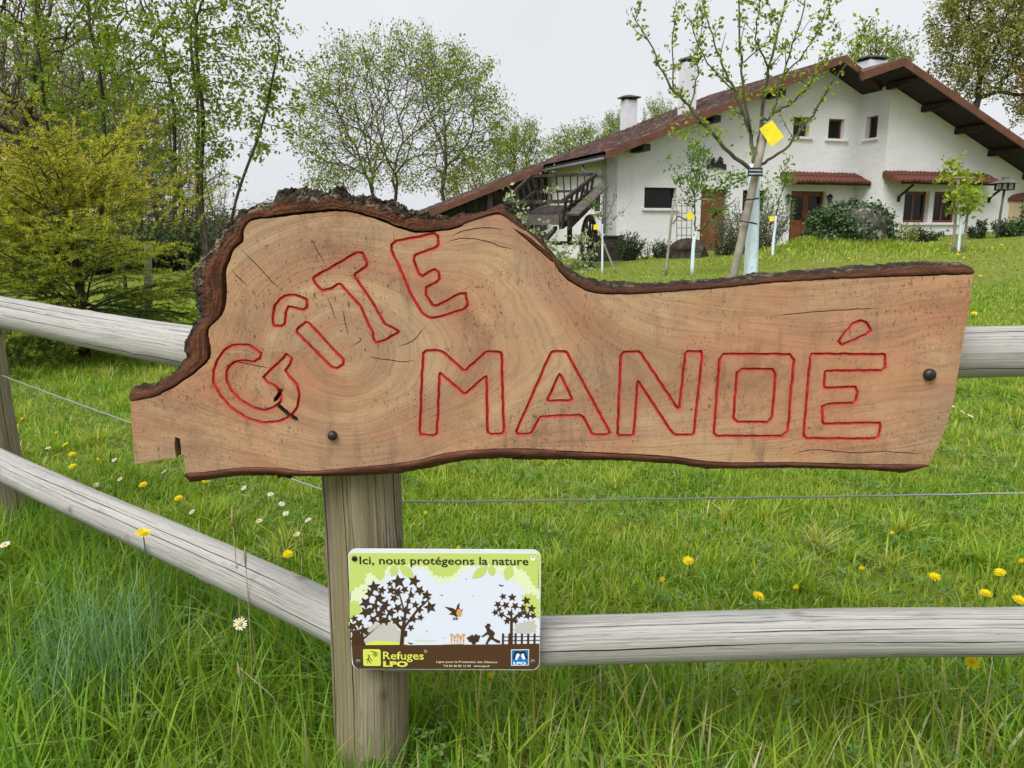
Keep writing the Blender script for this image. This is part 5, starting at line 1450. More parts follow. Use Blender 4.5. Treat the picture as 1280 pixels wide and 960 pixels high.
anc = [(Z1, (180, 600), (150, 570)), (Z1, (262, 530), (178, 525)), (Z1, (258, 450), (190, 455)), (Z1, (312, 340), (200, 345)), (Z1, (320, 245), (215, 245)), (Z1, (362, 155), (330, 112)), (Z1, (440, 122), (436, 60)), (Z1, (640, 103), (650, 55)), (Z1, (820, 155), (845, 98)), (Z1, (950, 158), (960, 118)), (Z1, (1098, 112), (1108, 82)), (Z1, (1180, 158), (1190, 160)), (Z1, (1230, 204), (1240, 200)),
       (Z2, (50, 175), (80, 168)), (Z2, (130, 260), (150, 246)), (Z2, (175, 295), (190, 270)), (Z2, (330, 315), (330, 290)), (Z2, (550, 300), (550, 280)), (Z2, (850, 276), (850, 252))]
IT, OT = paired(list(map(tuple, densify0(smooth2(i_top), .002))), list(map(tuple, densify0(o_top, .002))), [(S2(*z_(*a_)), S2(*z_(*b_))) for z_, a_, b_ in anc], NT)
IT = roughen(IT, .0010, 1); OT = roughen(OT, .0030, 2)
IB = resample(smooth2(i_bot), NB, .0006, 3); OB = resample(o_bot, NB, .0010, 4)
face_poly = np.concatenate([IT, resample(right, 30), IB, np.array(left)])

letters = {
 'G': [conv(Z1, [(345, 490), (375, 492), (410, 515), (408, 530), (390, 541), (350, 536), (325, 545), (310, 565), (310, 590), (325, 625), (350, 650), (385, 672), (420, 682), (450, 672), (468, 655), (470, 640), (455, 612), (430, 600), (418, 585), (440, 562), (465, 540), (485, 519), (500, 530), (495, 548), (482, 565), (490, 580), (515, 605), (522, 640), (515, 675), (495, 700), (460, 715), (415, 717), (370, 705), (325, 675), (290, 635), (272, 600), (272, 570), (283, 535), (305, 505), (325, 493)])],
 'I': [conv(Z1, [(540, 425), (552, 430), (650, 535), (650, 548), (630, 560), (615, 555), (515, 455), (515, 445)]), conv(Z1, [(482, 348), (510, 346), (543, 358), (545, 380), (533, 390), (515, 385), (490, 380), (483, 395), (480, 430), (470, 438), (447, 435), (445, 410), (448, 380), (465, 358)])],
 'T': [conv(Z1, [(560, 297), (690, 222), (705, 224), (720, 250), (718, 262), (680, 288), (730, 360), (770, 430), (815, 452), (770, 478), (745, 486), (738, 475), (735, 455), (700, 380), (640, 312), (620, 325), (590, 333), (575, 320)])],
 'E': [conv(Z1, [(790, 200), (800, 190), (915, 168), (925, 175), (927, 200), (915, 210), (858, 230), (855, 245), (870, 285), (880, 292), (915, 272), (928, 280), (930, 300), (920, 310), (890, 325), (890, 345), (910, 375), (920, 378), (990, 342), (1005, 342), (1012, 375), (1000, 388), (930, 410), (900, 413), (880, 400), (850, 350), (815, 270), (790, 215)])],
 'M': [conv(Z1, [(883, 515), (890, 508), (935, 508), (1003, 568), (1065, 512), (1075, 510), (1110, 512), (1117, 740), (1113, 750), (1080, 752), (1070, 745), (1067, 580), (1003, 635), (930, 572), (922, 750), (915, 755), (875, 752), (872, 740), (880, 560)])],
 'A': [conv(Z2, [(105, 468), (145, 468), (262, 685), (255, 690), (215, 690), (190, 642), (180, 638), (75, 642), (50, 688), (15, 688), (12, 680)]), conv(Z2, [(127, 527), (163, 598), (93, 600)])],
 'N': [conv(Z2, [(298, 470), (340, 468), (445, 625), (462, 475), (468, 468), (505, 468), (507, 478), (485, 685), (480, 690), (430, 690), (335, 545), (325, 688), (320, 692), (285, 692), (282, 685), (290, 480)])],
 'D': [conv(Z2, [(565, 475), (740, 475), (752, 490), (735, 680), (720, 693), (545, 693), (538, 685), (553, 490)]), conv(Z2, [(615, 515), (695, 515), (703, 530), (693, 645), (680, 657), (600, 655), (590, 645), (600, 525)])],
 'E2': [conv(Z2, [(800, 475), (995, 475), (995, 510), (985, 518), (835, 520), (832, 565), (915, 562), (922, 575), (915, 605), (840, 608), (828, 615), (828, 660), (980, 658), (983, 668), (975, 700), (785, 700), (777, 692), (795, 485)]), conv(Z2, [(872, 440), (885, 420), (910, 393), (930, 385), (945, 390), (958, 412), (945, 422), (905, 440), (880, 450)])],
}
cracks = [conv(Z1, q) for q in (
    [(345, 205), (400, 262), (470, 335)], [(560, 360), (585, 395)], [(600, 345), (632, 428)], [(690, 470), (700, 478), (665, 500)], [(720, 525), (760, 532), (820, 540), (862, 536)], [(800, 498), (850, 480), (900, 425)],
    [(555, 182), (600, 262)], [(795, 150), (797, 188)], [(300, 560), (320, 548), (345, 542), (400, 552), (440, 560)], [(318, 268), (350, 300), (372, 318)], [(668, 330), (690, 352)],
    [(940, 195), (990, 182), (1050, 186), (1110, 205), (1150, 214)], [(960, 178), (1000, 160), (1060, 150), (1120, 158)], [(645, 380), (665, 470)])]
cracks += [conv(Z2, q) for q in ([(740, 745), (800, 730), (900, 738), (1000, 735), (1100, 742)], [(700, 372), (860, 358), (980, 352)])]
gouges = [conv(Z1, q) for q in ([(452, 650), (460, 640), (466, 630)], [(462, 668), (476, 680), (490, 692)], [(498, 698), (512, 706)])]

def offset_closed(P, w):
    P = np.array(P); n_ = len(P); out = []
    for i in range(n_):
        a, b_, c_ = P[i - 1], P[i], P[(i + 1) % n_]
        d1 = (b_ - a) / (np.linalg.norm(b_ - a) + 1e-12); d2 = (c_ - b_) / (np.linalg.norm(c_ - b_) + 1e-12)
        n1 = np.array([-d1[1], d1[0]]); n2 = np.array([-d2[1], d2[0]]); m = n1 + n2; m /= np.linalg.norm(m) + 1e-9
        out.append(b_ + m * w / max(.5, m.dot(n1)))
    return np.array(out)
def densify(P, step, closed=True, wob=.0005, seed=0):
    P = [np.array(p_) for p_ in P]; out = []
    N_ = len(P) if closed else len(P) - 1
    for i in range(N_):
        a, b_ = P[i], P[(i + 1) % len(P)]; k = max(1, int(np.linalg.norm(b_ - a) / step))
        for j in range(k): out.append(a + (b_ - a) * j / k)
    if not closed: out.append(P[-1])
    out = np.array(out)
    out += wob * np.array([[mnoise.noise(Vector((q[0] * 90, q[1] * 90, seed))), mnoise.noise(Vector((q[0] * 90, q[1] * 90, seed + 7)))] for q in out])
    return out
def seg_dist(P, line, closed):
    Q = np.concatenate([line, line[:1]]) if closed else line
    A, B = Q[:-1], Q[1:]; AB = B - A; L2 = (AB ** 2).sum(1) + 1e-15
    best = np.full(len(P), 1e9)
    for i in range(0, len(P), 4000):
        p_ = P[i:i + 4000]
        t = np.clip(((p_[:, None] - A[None]) * AB[None]).sum(2) / L2[None], 0, 1)
        best[i:i + 4000] = np.linalg.norm(p_[:, None] - (A[None] + t[..., None] * AB[None]), axis=2).min(1)
    return best
# chamfer corners a little so the routed outline is rounded
def round_corners(P, r_=.006):
    P = [np.array(p_) for p_ in P]; out = []
    for i in range(len(P)):
        a, b_, c_ = P[i - 1], P[i], P[(i + 1) % len(P)]
        l1, l2 = np.linalg.norm(a - b_), np.linalg.norm(c_ - b_)
        if l1 < .012 or l2 < .012: out.append(b_); continue
        q1 = b_ + (a - b_) * min(.35, r_ / l1); q2 = b_ + (c_ - b_) * min(.35, r_ / l2)
        out += [q1, .25 * q1 + .5 * b_ + .25 * q2, q2]
    return out
GW, CW, UW = .0043, .0013, .0065
verts = [Vector(p_) for p_ in face_poly]; edges = [(i, (i + 1) % len(face_poly)) for i in range(len(face_poly))]
lines = []                                    # (kind, key, polyline, closed, width)
for key, loops in letters.items():
    for li, lp_ in enumerate(loops): lines.append(('L', key, densify(round_corners(lp_, .004), .005, True, .0010, len(lines)), True, GW))
for i, c_ in enumerate(cracks): lines.append(('C', i, densify(smooth2(c_, 4), .006, False, .0012, i), False, CW))
for i, c_ in enumerate(gouges): lines.append(('U', i, densify(c_, .004, False, .0, i), False, UW))
def add_line(P, closed):
    k = len(verts); verts.extend(Vector(p_) for p_ in P)
    edges.extend((k + i, k + i + 1) for i in range(len(P) - 1))
    if closed: edges.append((k + len(P) - 1, k))
allpts = []
for (kind, key, P, closed, w_) in lines:
    if closed:
        add_line(offset_closed(P, w_ / 2), True); add_line(offset_closed(P, -w_ / 2), True); add_line(P, True)
    else:
        T = np.gradient(P, axis=0); T /= np.linalg.norm(T, axis=1)[:, None] + 1e-12; Nn = np.stack([-T[:, 1], T[:, 0]], -1)
        tp = np.minimum(1, np.minimum(np.arange(len(P)), np.arange(len(P))[::-1]) / 2.5)[:, None] if kind == 'C' else 1.0
        add_line(np.concatenate([P + Nn * w_ / 2 * tp, (P - Nn * w_ / 2 * tp)[::-1]]), True); add_line(P, False)
gxs = np.arange(face_poly[:, 0].min(), face_poly[:, 0].max(), .0042); gys = np.arange(face_poly[:, 1].min(), face_poly[:, 1].max(), .0042)
rg = np.random.default_rng(2)
gp = np.stack(np.meshgrid(gxs, gys), -1).reshape(-1, 2) + rg.uniform(-.001, .001, (len(gxs) * len(gys), 2))
gp = gp[inside(face_poly, gp)]
dm = seg_dist(gp, face_poly, True)
for (kind, key, P, closed, w_) in lines: dm = np.minimum(dm, seg_dist(gp, P, closed) - w_ / 2)
verts += [Vector(p_) for p_ in gp[dm > .0016]]
ov, oe, of, *_ = delaunay_2d_cdt(verts, edges, [], 0, 2e-5)
P2 = np.array([tuple(v) for v in ov]); T = np.array([f for f in of if len(f) == 3]); cen = P2[T].mean(1)
ok = inside(face_poly, cen); T, cen = T[ok], cen[ok]
own = np.full(len(T), -1); dep = np.zeros(len(P2)); red = np.full(len(P2), 1.0)
for i, (kind, key, P, closed, w_) in enumerate(lines):
    dC = seg_dist(cen, P, closed); dV = seg_dist(P2, P, closed)
    own[(dC < w_ / 2) & (own < 0)] = i
    mx = {'L': .0042, 'C': .003, 'U': .012}[kind]
    if kind == 'C':
        core = (dV < 2e-4); ends = np.minimum(np.linalg.norm(P2 - P[0], axis=1), np.linalg.norm(P2 - P[-1], axis=1))
        dep = np.maximum(dep, np.where(core, mx * np.clip(ends / .015, 0, 1), 0)); continue
    dep = np.maximum(dep, mx * np.clip(1.25 - dV / (w_ / 2 + 1e-9) * 1.25, 0, 1))
    if kind == 'L': red = np.minimum(red, dV)
# grain: growth rings around the pith, drawn out along the plank
pith = np.array(S2(432, 441)); q = P2 - pith
qx, qy = q[:, 0], q[:, 1]
ang = np.arctan2(qy, qx); rr = np.hypot(qx, qy)
sat = lambda v, a_: a_ * (1 - np.exp(-v / a_))
aL = .16 + .6 * sstep(-.06, .06, qy)
gxx = np.where(qx > 0, sat(np.maximum(qx, 0), .20), sat(np.maximum(-qx, 0), aL))
ybend = qy + .035 * np.sin((qx - .2) * 4.2) * sstep(.12, .5, qx) - .07 * np.exp(-((qx - .26) / .11) ** 2) * sstep(.02, .16, qy)
gr = np.hypot(gxx, ybend * (1.0 + .15 * sstep(.2, .6, qx)))
wob = np.array([mnoise.fractal(Vector((a * 3.0, b_ * 10, 3)), 1, 2, 4) for a, b_ in q])
gr = gr + .0065 * wob
al_ = qx + .4 * ang * rr
def pick(mask):
    t_ = T[mask]; u_, inv = np.unique(t_, return_inverse=True)
    return u_, inv.reshape(-1, 3)
u_, t_ = pick(own < 0)
P3 = np.stack([P2[:, 0], dep, P2[:, 1]], -1)
relief = .0007 * wob
P3[:, 1] += relief
edge_o = np.concatenate([OT, resample(right, 30), OB, np.array(left)])
V = P3[u_]; F = t_.tolist(); at_ = np.stack([gr, al_, np.clip(1 - red / .010, 0, 1)], -1)[u_]
nb = len(V)
back = np.concatenate([OT * .995, resample(right, 30), OB, np.array(left)])
# sides along the sawn edges and the back
ring = face_poly; nr = len(ring)
Vr = np.concatenate([np.stack([ring[:, 0], np.zeros(nr), ring[:, 1]], -1), np.stack([ring[:, 0], np.full(nr, TH), ring[:, 1]], -1)])
V = np.concatenate([V, Vr]); F += [(nb + i, nb + nr + i, nb + nr + (i + 1) % nr, nb + (i + 1) % nr) for i in range(nr)]
F.append(tuple(nb + nr + i for i in range(nr - 1, -1, -1)))
at_ = np.concatenate([at_, np.stack([np.concatenate([ring[:, 1]] * 2) * .6 + .1, np.concatenate([ring[:, 0]] * 2), np.zeros(2 * nr)], -1)])

n = N('slab_wood'); a = n.sep(n.attr("uvw", "Vector")); o = n.obj()
lo = n.noise(n.comb(n.math('MULTIPLY', a[0], 22), n.math('MULTIPLY', a[1], 1.2), 0.0), 1.0, 4, .6)
mid = n.noise(n.comb(n.math('MULTIPLY', a[0], 120), n.math('MULTIPLY', a[1], 3.0), 2.0), 1.0, 4, .6)
fin = n.noise(n.comb(n.math('MULTIPLY', a[0], 520), n.math('MULTIPLY', a[1], 9.0), 5.0), 1.0, 3, .6)
pinkish = n.noise(o, 3.0, 4, .55)
bnd = n.noise(n.comb(n.math('MULTIPLY', a[0], 26), n.math('MULTIPLY', a[1], 2.2), 11.0), 1.0, 4, .6)
hue = n.noise(n.comb(n.math('MULTIPLY', a[0], 13), n.math('MULTIPLY', a[1], 2.6), 4.0), 1.0, 4, .6)
c = n.ramp(hue, [(.30, (.425, .188, .098)), (.44, (.40, .215, .120)), (.54, (.465, .295, .160)), (.66, (.355, .245, .160)), (.78, (.41, .198, .106))])
c = n.mix(n.ramp(bnd, [(.34, .65), (.50, 0.0)]), c, (.29, .150, .082))
c = n.mix(n.ramp(bnd, [(.54, 0.0), (.70, .5)]), c, (.51, .355, .225))
wea = n.noise(n.mapping(o, (3.4, 1, 6.0), (4, 0, 1)), 1.0, 6, .7)
c = n.mix(n.ramp(wea, [(.46, 0.0), (.62, .6)]), c, (.29, .205, .145))
c = n.mix(n.ramp(pinkish, [(.46, 0.0), (.66, .5)]), c, (.46, .200, .108))
dk = n.noise(n.mapping(o, (3.0, 1, 5.0), (9, 0, 4)), 1.5, 5, .7)
c = n.mix(n.ramp(dk, [(.54, 0.0), (.70, .55)]), c, (.165, .095, .058))
c = n.mix(n.ramp(mid, [(.34, .40), (.50, 0.0)]), c, (.22, .112, .062))
c = n.mix(n.ramp(fin, [(.32, .40), (.52, 0.0)]), c, (.20, .108, .062))
drip = n.noise(n.mapping(o, (34, 1, 9), (1, 0, 3)), 1.0, 4, .6); dripm = n.noise(n.mapping(o, (4, 1, 5), (21, 0, 5)), 1.0, 3, .6)
c = n.mix(n.math('MULTIPLY', n.ramp(drip, [(.54, 0.0), (.70, .75)]), n.ramp(dripm, [(.42, .1), (.60, 1.0)])), c, (.135, .088, .062))
saw = n.noise(n.mapping(o, (70, 1, 5), (0, 0, 0), (0, .35, 0)), 1.0, 4, .6)
c = n.mix(n.ramp(saw, [(.50, 0.0), (.72, .25)]), c, (.30, .19, .115))
dot = n.voro(n.mapping(o, (1, 1, 1)), 135); dotm = n.noise(n.mapping(o, (5, 1, 7), (8, 0, 2)), 1.0, 4, .65)
c = n.mix(n.math('MULTIPLY', n.ramp(dot, [(.10, .9), (.18, 0.0)]), n.ramp(dotm, [(.46, 0.0), (.58, 1.0)])), c, (.045, .03, .022))
blo = n.noise(o, 38, 5, .7)
c = n.mix(n.ramp(blo, [(.52, 0.0), (.75, .35)]), c, (.20, .115, .07))
sp = n.noise(n.mapping(o, (165, 1, 105)), 1.0, 4, .75); spm = n.noise(n.mapping(o, (6, 1, 8), (2, 0, 7)), 1.0, 4, .6)
c = n.mix(n.math('MULTIPLY', n.ramp(sp, [(.58, 0.0), (.66, .9)]), n.ramp(spm, [(.44, 0.05), (.58, 1.0)])), c, (.060, .038, .026))
sp2 = n.noise(n.mapping(o, (330, 1, 240), (3, 0, 8)), 1.0, 2, .6)
c = n.mix(n.math('MULTIPLY', n.ramp(sp2, [(.60, 0.0), (.68, .7)]), n.ramp(dk, [(.42, 0.0), (.58, 1.0)])), c, (.085, .05, .03))
sp3 = n.noise(n.mapping(o, (150, 1, 62)), 1.0, 3, .7)
c = n.mix(n.math('MULTIPLY', n.ramp(sp3, [(.59, 0.0), (.68, .8)]), n.ramp(spm, [(.42, 0.04), (.58, 1.0)])), c, (.065, .042, .029))
sm_ = n.noise(n.mapping(o, (26, 1, 16), (5, 0, 2)), 1.0, 4, .65)
c = n.mix(n.ramp(sm_, [(.62, 0.0), (.76, .55)]), c, (.12, .075, .050))
# paint that bled out of the routed lines
hal = n.math('MULTIPLY', a[2], a[2]); hal = n.math('MULTIPLY', hal, n.ramp(n.noise(o, 70, 4, .7), [(.35, .15), (.65, 1.25)]))
c = n.mix(n.math('MULTIPLY', hal, .55), c, (.42, .035, .02))
M['slab'] = n.pbr(c, n.ramp(mid, [(.3, .75), (.7, .6)]), .25, n.bump(n.math('ADD', n.math('ADD', n.math('MULTIPLY', fin, .5), n.math('MULTIPLY', mid, .6)), n.math('MULTIPLY', saw, .7)), .40, .002))
link("wood_slab", np_mesh("wood_slab", V, F, False, {"uvw": at_}), M['slab'], sgn)
n = N('red_paint'); M['redpaint'] = n.pbr(n.ramp(n.noise(n.obj(), 120, 4, .7), [(.32, (.14, .007, .007)), (.58, (.47, .018, .013))]), .5, .35)
M['gap'] = plain('dark_split', (.035, .018, .010), .9, .1, .3, 60)
for key in letters:
    ids = [i for i, l_ in enumerate(lines) if l_[0] == 'L' and l_[1] == key]
    u_, t_ = pick(np.isin(own, ids)); link("letter", np_mesh("letter", P3[u_], t_), M['redpaint'], sgn)
for kind, nm in (('C', "crack"), ('U', "knot_hole")):
    for i, l_ in enumerate(lines):
        if l_[0] == kind and (own == i).any():
            u_, t_ = pick(own == i); link(nm, np_mesh(nm, P3[u_], t_), M['gap'], sgn)
gapf = lambda s_: float(np.interp(s_, [0, .05, .12, .3, .42, .5, .56, 1], [.15, .4, 1, 1, 1, .8, .3, .3]))
# bark rim: from the face edge outwards and back
def rim(name, I, O, rows, seed, rough, dark_l, mat):
    n_ = len(I); V = []; A = []
    # monotone pairing of outer to inner samples
    for r_ in range(rows + 5):
        for i in range(n_):
            s_ = i / (n_ - 1)
            if r_ <= rows:
                t = r_ / rows; p_ = I[i] * (1 - t) + O[i] * t
                d0 = .013 * gapf(s_) * math.exp(-((t - .045) / .035) ** 2) - .004 * math.sin(math.pi * t) + .022 * t * t
            else:
                t = 1.0; k = (r_ - rows) / 4; p_ = O[i] * (1 - .010 * k) + I[i] * .010 * k; d0 = .022 + (TH + .006 - .022) * k
            rf = rough(s_) * (0 if r_ == 0 else (.10 + .90 * t * t))
            nv = Vector((p_[0] * 55, p_[1] * 55, d0 * 55 + seed)); nf = mnoise.fractal(nv, .9, 2.1, 5); n2 = mnoise.fractal(nv * 2.3 + Vector((9, 4, 1)), .9, 2.1, 3)
            nr_ = O[i] - I[i]; nr_ = nr_ / (np.linalg.norm(nr_) + 1e-6)
            p_ = p_ + nr_ * rf * (nf * .8 + .5 * mnoise.fractal(nv * 4.1, .8, 2.1, 3))
            V.append((p_[0], d0 - rf * (1.0 * n2 + .5 * mnoise.fractal(nv * 5.3, .8, 2.1, 3)), p_[1])); A.append((t, s_, dark_l(s_)))
    R_ = rows + 5; F = []
    for r_ in range(R_ - 1):
        for i in range(n_ - 1): F.append((r_ * n_ + i, r_ * n_ + i + 1, (r_ + 1) * n_ + i + 1, (r_ + 1) * n_ + i))
    # close the back and the ends
    base = len(V)
    for i in range(n_): V.append((I[i][0], TH + .002, I[i][1])); A.append((1, i / (n_ - 1), dark_l(i / (n_ - 1))))
    for i in range(n_ - 1): F.append(((R_ - 1) * n_ + i, (R_ - 1) * n_ + i + 1, base + i + 1, base + i))
    F.append(tuple([r_ * n_ for r_ in range(R_)] + [base])); F.append(tuple([r_ * n_ + n_ - 1 for r_ in range(R_)][::-1] + [base + n_ - 1]))
    return link(name, np_mesh(name, V, F, False, {"uvw": np.array(A)}), mat, sgn)
n = N('live_edge_bark'); a = n.sep(n.attr("uvw", "Vector")); o = n.obj()
f = n.noise(o, 60, 6, .7); f2 = n.noise(n.mapping(o, (24, 24, 90)), 1.0, 5, .65)
fb = n.noise(n.comb(n.math('MULTIPLY', a[1], 34), n.math('MULTIPLY', a[0], 11), 0.0), 1.0, 6, .7, .4)
inner = n.ramp(fb, [(.30, (.022, .010, .007)), (.48, (.085, .033, .018)), (.70, (.205, .088, .044))])
inner = n.mix(n.ramp(n.noise(o, 14, 4, .6), [(.45, 0.0), (.65, .7)]), inner, (.040, .020, .014))
outer = n.ramp(f, [(.30, (.010, .008, .007)), (.6, (.050, .036, .027)), (.8, (.12, .095, .07))])
lich = n.ramp(n.noise(o, 34, 5, .7), [(.52, 0.0), (.62, .9)])
outer = n.mix(n.math('MULTIPLY', lich, a[2]), outer, (.24, .215, .125))
edge = n.math('ADD', a[0], n.math('MULTIPLY', n.math('SUBTRACT', n.noise(o, 26, 5, .7), .5), .7))
thr = n.math('SUBTRACT', .90, n.math('MULTIPLY', a[2], .42))
k_ = n.math('MULTIPLY', n.math('SUBTRACT', edge, thr), 7.0)
n2_ = n.new("Clamp"); n.put(n2_.inputs[0], k_)
c = n.mix(n2_.outputs[0], inner, outer)
M['rimbark'] = n.pbr(c, .92, .12, n.bump(n.math('ADD', n.math('MULTIPLY', f, n2_.outputs[0]), fb), .8, .005))
def lut(pts): return lambda s_: float(np.interp(s_, [p_[0] for p_ in pts], [p_[1] for p_ in pts]))
# normalised arc length landmarks along the top edge: left tip 0, lichen lump ~.36, first dip ~.5, peak ~.56, long right edge to 1
rim("bark", IT, OT, 26, 3, lut([(0, .003), (.10, .004), (.2, .007), (.30, .0085), (.38, .009), (.42, .004), (.5, .003), (.56, .004), (.62, .003), (1, .0028)]),
    lut([(0, .15), (.08, .25), (.14, .75), (.22, 1.0), (.36, 1.0), (.40, .5), (.44, .25), (.5, .15), (.56, .55), (.62, .6), (1, .55)]), M['rimbark'])
n = N('smooth_under_bark'); a = n.sep(n.attr("uvw", "Vector")); o = n.obj()
f2 = n.noise(n.mapping(o, (18, 60, 110)), 1.0, 6, .65)
c = n.ramp(f2, [(.28, (.030, .012, .009)), (.5, (.095, .036, .021)), (.75, (.18, .078, .045))])
M['underbark'] = n.pbr(c, .8, .2, n.bump(f2, .6, .004))
rim("bark", IB, OB, 12, 8, lut([(0, .0012), (1, .0016)]), lut([(0, .1), (1, .1)]), M['underbark'])
# bolts
for (px, py, r_) in ((416, 544, .0072), (1161, 468, .0092)):
    x_, z_ = S2(px, py)
    MB().tube([(x_, .004, z_), (x_, -.0045, z_), (x_, -.0085, z_), (x_, -.0095, z_)], [r_ * 1.02, r_ * 1.02, r_ * .8, r_ * .3], 16).build("bolt", M['black'], sgn, True)
# a strip of loose bark hanging under the lower edge by the post
x_, z_ = S2(352, 596)
lb2 = MB()
lb2.add([(x_ - .012, .012, z_ + .004), (x_ + .014, .012, z_ + .004), (x_ + .010, .014, z_ - .008), (x_ - .002, .013, z_ - .004), (x_ - .010, .014, z_ - .007), (x_ - .012, .03, z_ + .004), (x_ + .014, .03, z_ + .004), (x_ + .010, .028, z_ - .008), (x_ - .002, .029, z_ - .004), (x_ - .010, .028, z_ - .007)],
        [(4, 3, 2, 1, 0), (5, 6, 7, 8, 9), (0, 1, 6, 5), (1, 2, 7, 6), (2, 3, 8, 7), (3, 4, 9, 8), (4, 0, 5, 9)]).build("bark_scrap", M['gap'], sgn)

# ------------------------------------------------------------------ printed nature reserve panel
PY = 1.2145
pa, pb = at(437, 762, PY), at(675, 762, PY); pW = (pb.x - pa.x); pt_, pbm = at(555, 687, PY), at(555, 837, PY); pH = pt_.z - pbm.z
pan = empty("nature_panel", ((pa.x + pb.x) / 2, PY, pbm.z), "printed wildlife refuge panel screwed to the post and lower rail", "panel")
pan.rotation_euler = (0, R(.35), 0)
ink = lambda nm, c_: N('print_' + nm).pbr(c_, .32, .45)
I_ = dict(white=ink('white', (.66, .70, .84)), green=ink('green', (.49, .60, .16)), pale=ink('pale_green', (.68, .75, .50)), brown=ink('brown', (.072, .032, .018)), tree=ink('dark_brown', (.052, .026, .015)),
          grey=ink('grey', (.50, .48, .46)), orange=ink('orange', (.62, .32, .10)), lime=ink('lime', (.62, .69, .10)), blue=ink('blue', (.012, .165, .53)), black=ink('black', (.02, .017, .015)), snow=ink('snow', (.80, .82, .84)), cream=ink('cream', (.70, .68, .50)), alu=plain('panel_edge', (.68, .70, .72), .3, .5))
def pz(x, y):                                                         # close-up coordinates -> panel metres
    xl, xr = 18 + (y - 45) * .062, 1250 + (y - 45) * .004
    return (((x - xl) / (xr - xl) - .5) * pW, (795 - y) / 757 * pH)
def rrect(x0, x1, z0, z1, r_, k=6):
    out = []
    for (cx, cz, a0) in ((x1 - r_, z1 - r_, 0), (x0 + r_, z1 - r_, 90), (x0 + r_, z0 + r_, 180), (x1 - r_, z0 + r_, 270)):
        for i in range(k + 1): a = R(a0 + 90 * i / k); out.append((cx + r_ * math.cos(a), cz + r_ * math.sin(a)))
    return out
MB().prism(rrect(-pW / 2, pW / 2, 0, pH, .013), 1, 0, .003).build("plate", I_['alu'], pan)
E_ = .0035
LAY = [0]
def flat(name, polys, mat, lay):
    """flat print: all polygons of one motif, a hair above the layer below"""
    mb = MB()
    for pi, P in enumerate(polys): mb.add([(x, -.0002 - .00012 * lay - .0000025 * pi, z) for x, z in P], [tuple(range(len(P)))[::-1] if sum((P[i - 1][0] * P[i][1] - P[i][0] * P[i - 1][1]) for i in range(len(P))) < 0 else tuple(range(len(P)))])
    return mb.build(name, I_[mat], pan)
def star(x, y, r_, k, inner=.5, rot=0.0, sq=1.0):
    out = []
    for i in range(2 * k):
        a = math.pi * i / k + rot; q = r_ if i % 2 == 0 else r_ * inner
        out.append(pz(x + math.cos(a) * q, y + math.sin(a) * q * sq))
    return out
def leafp(x0, y0, x1, y1, w_, k=7):
    d_ = np.array([x1 - x0, y1 - y0]); n_ = np.array([-d_[1], d_[0]]) / (np.linalg.norm(d_) + 1e-6)
    up = [(x0 + d_[0] * t + n_[0] * w_ * math.sin(math.pi * t), y0 + d_[1] * t + n_[1] * w_ * math.sin(math.pi * t)) for t in np.linspace(0, 1, k)]
    dn = [(x0 + d_[0] * t - n_[0] * w_ * math.sin(math.pi * t), y0 + d_[1] * t - n_[1] * w_ * math.sin(math.pi * t)) for t in np.linspace(1, 0, k)[1:-1]]
    return [pz(*q) for q in up + dn]
e2 = E_
flat("printed_sky", [rrect(-pW / 2 + .0012, pW / 2 - .0012, .0012, pH - .003, .012)], 'white', 1)
# leafy border
rg = np.random.default_rng(8)
def jag(pts, amp, step, seed):
    rg2 = np.random.default_rng(seed); out = []
    for i in range(len(pts) - 1):
        a, b_ = np.array(pts[i], float), np.array(pts[i + 1], float); k = max(1, int(np.linalg.norm(b_ - a) / step)); n_ = np.array([-(b_ - a)[1], (b_ - a)[0]]) / (np.linalg.norm(b_ - a) + 1e-6)
        for j in range(k): out.append(tuple(a + (b_ - a) * j / k + n_ * (amp if j % 2 else -amp) * rg2.uniform(.3, 1)))
    out.append(tuple(pts[-1])); return out
xL, xR, yT = 27, 1246, 62
flat("printed_leaves", [[pz(*q) for q in [(xL, yT + 10), (45, yT - 4), (xR - 20, yT - 6), (xR, yT + 10)] + jag([(xR, 395), (1180, 330), (1110, 250), (1050, 225), (960, 150), (860, 120), (760, 170), (690, 235), (600, 240), (540, 170), (450, 140), (330, 150), (240, 230), (170, 240), (150, 330), (105, 345), (60, 480), (42, 520)], 22, 16, 3)]], 'pale', 2)
flat("printed_leaves", [[pz(*q) for q in [(xL, yT + 12), (45, yT), (xR - 20, yT - 3), (xR, yT + 12)] + jag([(xR, 290), (1200, 250), (1165, 180), (1100, 140), (1000, 130), (900, 130), (760, 130), (730, 150), (690, 195), (630, 212), (570, 190), (535, 145), (430, 130), (300, 135), (250, 165), (215, 200), (150, 180), (120, 250), (60, 290), (33, 300)], 12, 15, 5)]]
     + [[pz(*q) for q in jag([(36, 355), (90, 360), (125, 400), (100, 440), (60, 465), (40, 470)], 12, 12, 7)], [pz(*q) for q in jag([(1130, 320), (1190, 300), (1246, 340), (1248, 480), (1210, 440), (1150, 400)], 12, 14, 9)]]
     + [leafp(330, 130, 300, 205, 28), leafp(345, 135, 445, 212, 30), leafp(915, 135, 812, 215, 30), leafp(930, 130, 945, 200, 26), leafp(1060, 130, 1030, 225, 34), leafp(215, 140, 232, 232, 34)], 'green', 3)
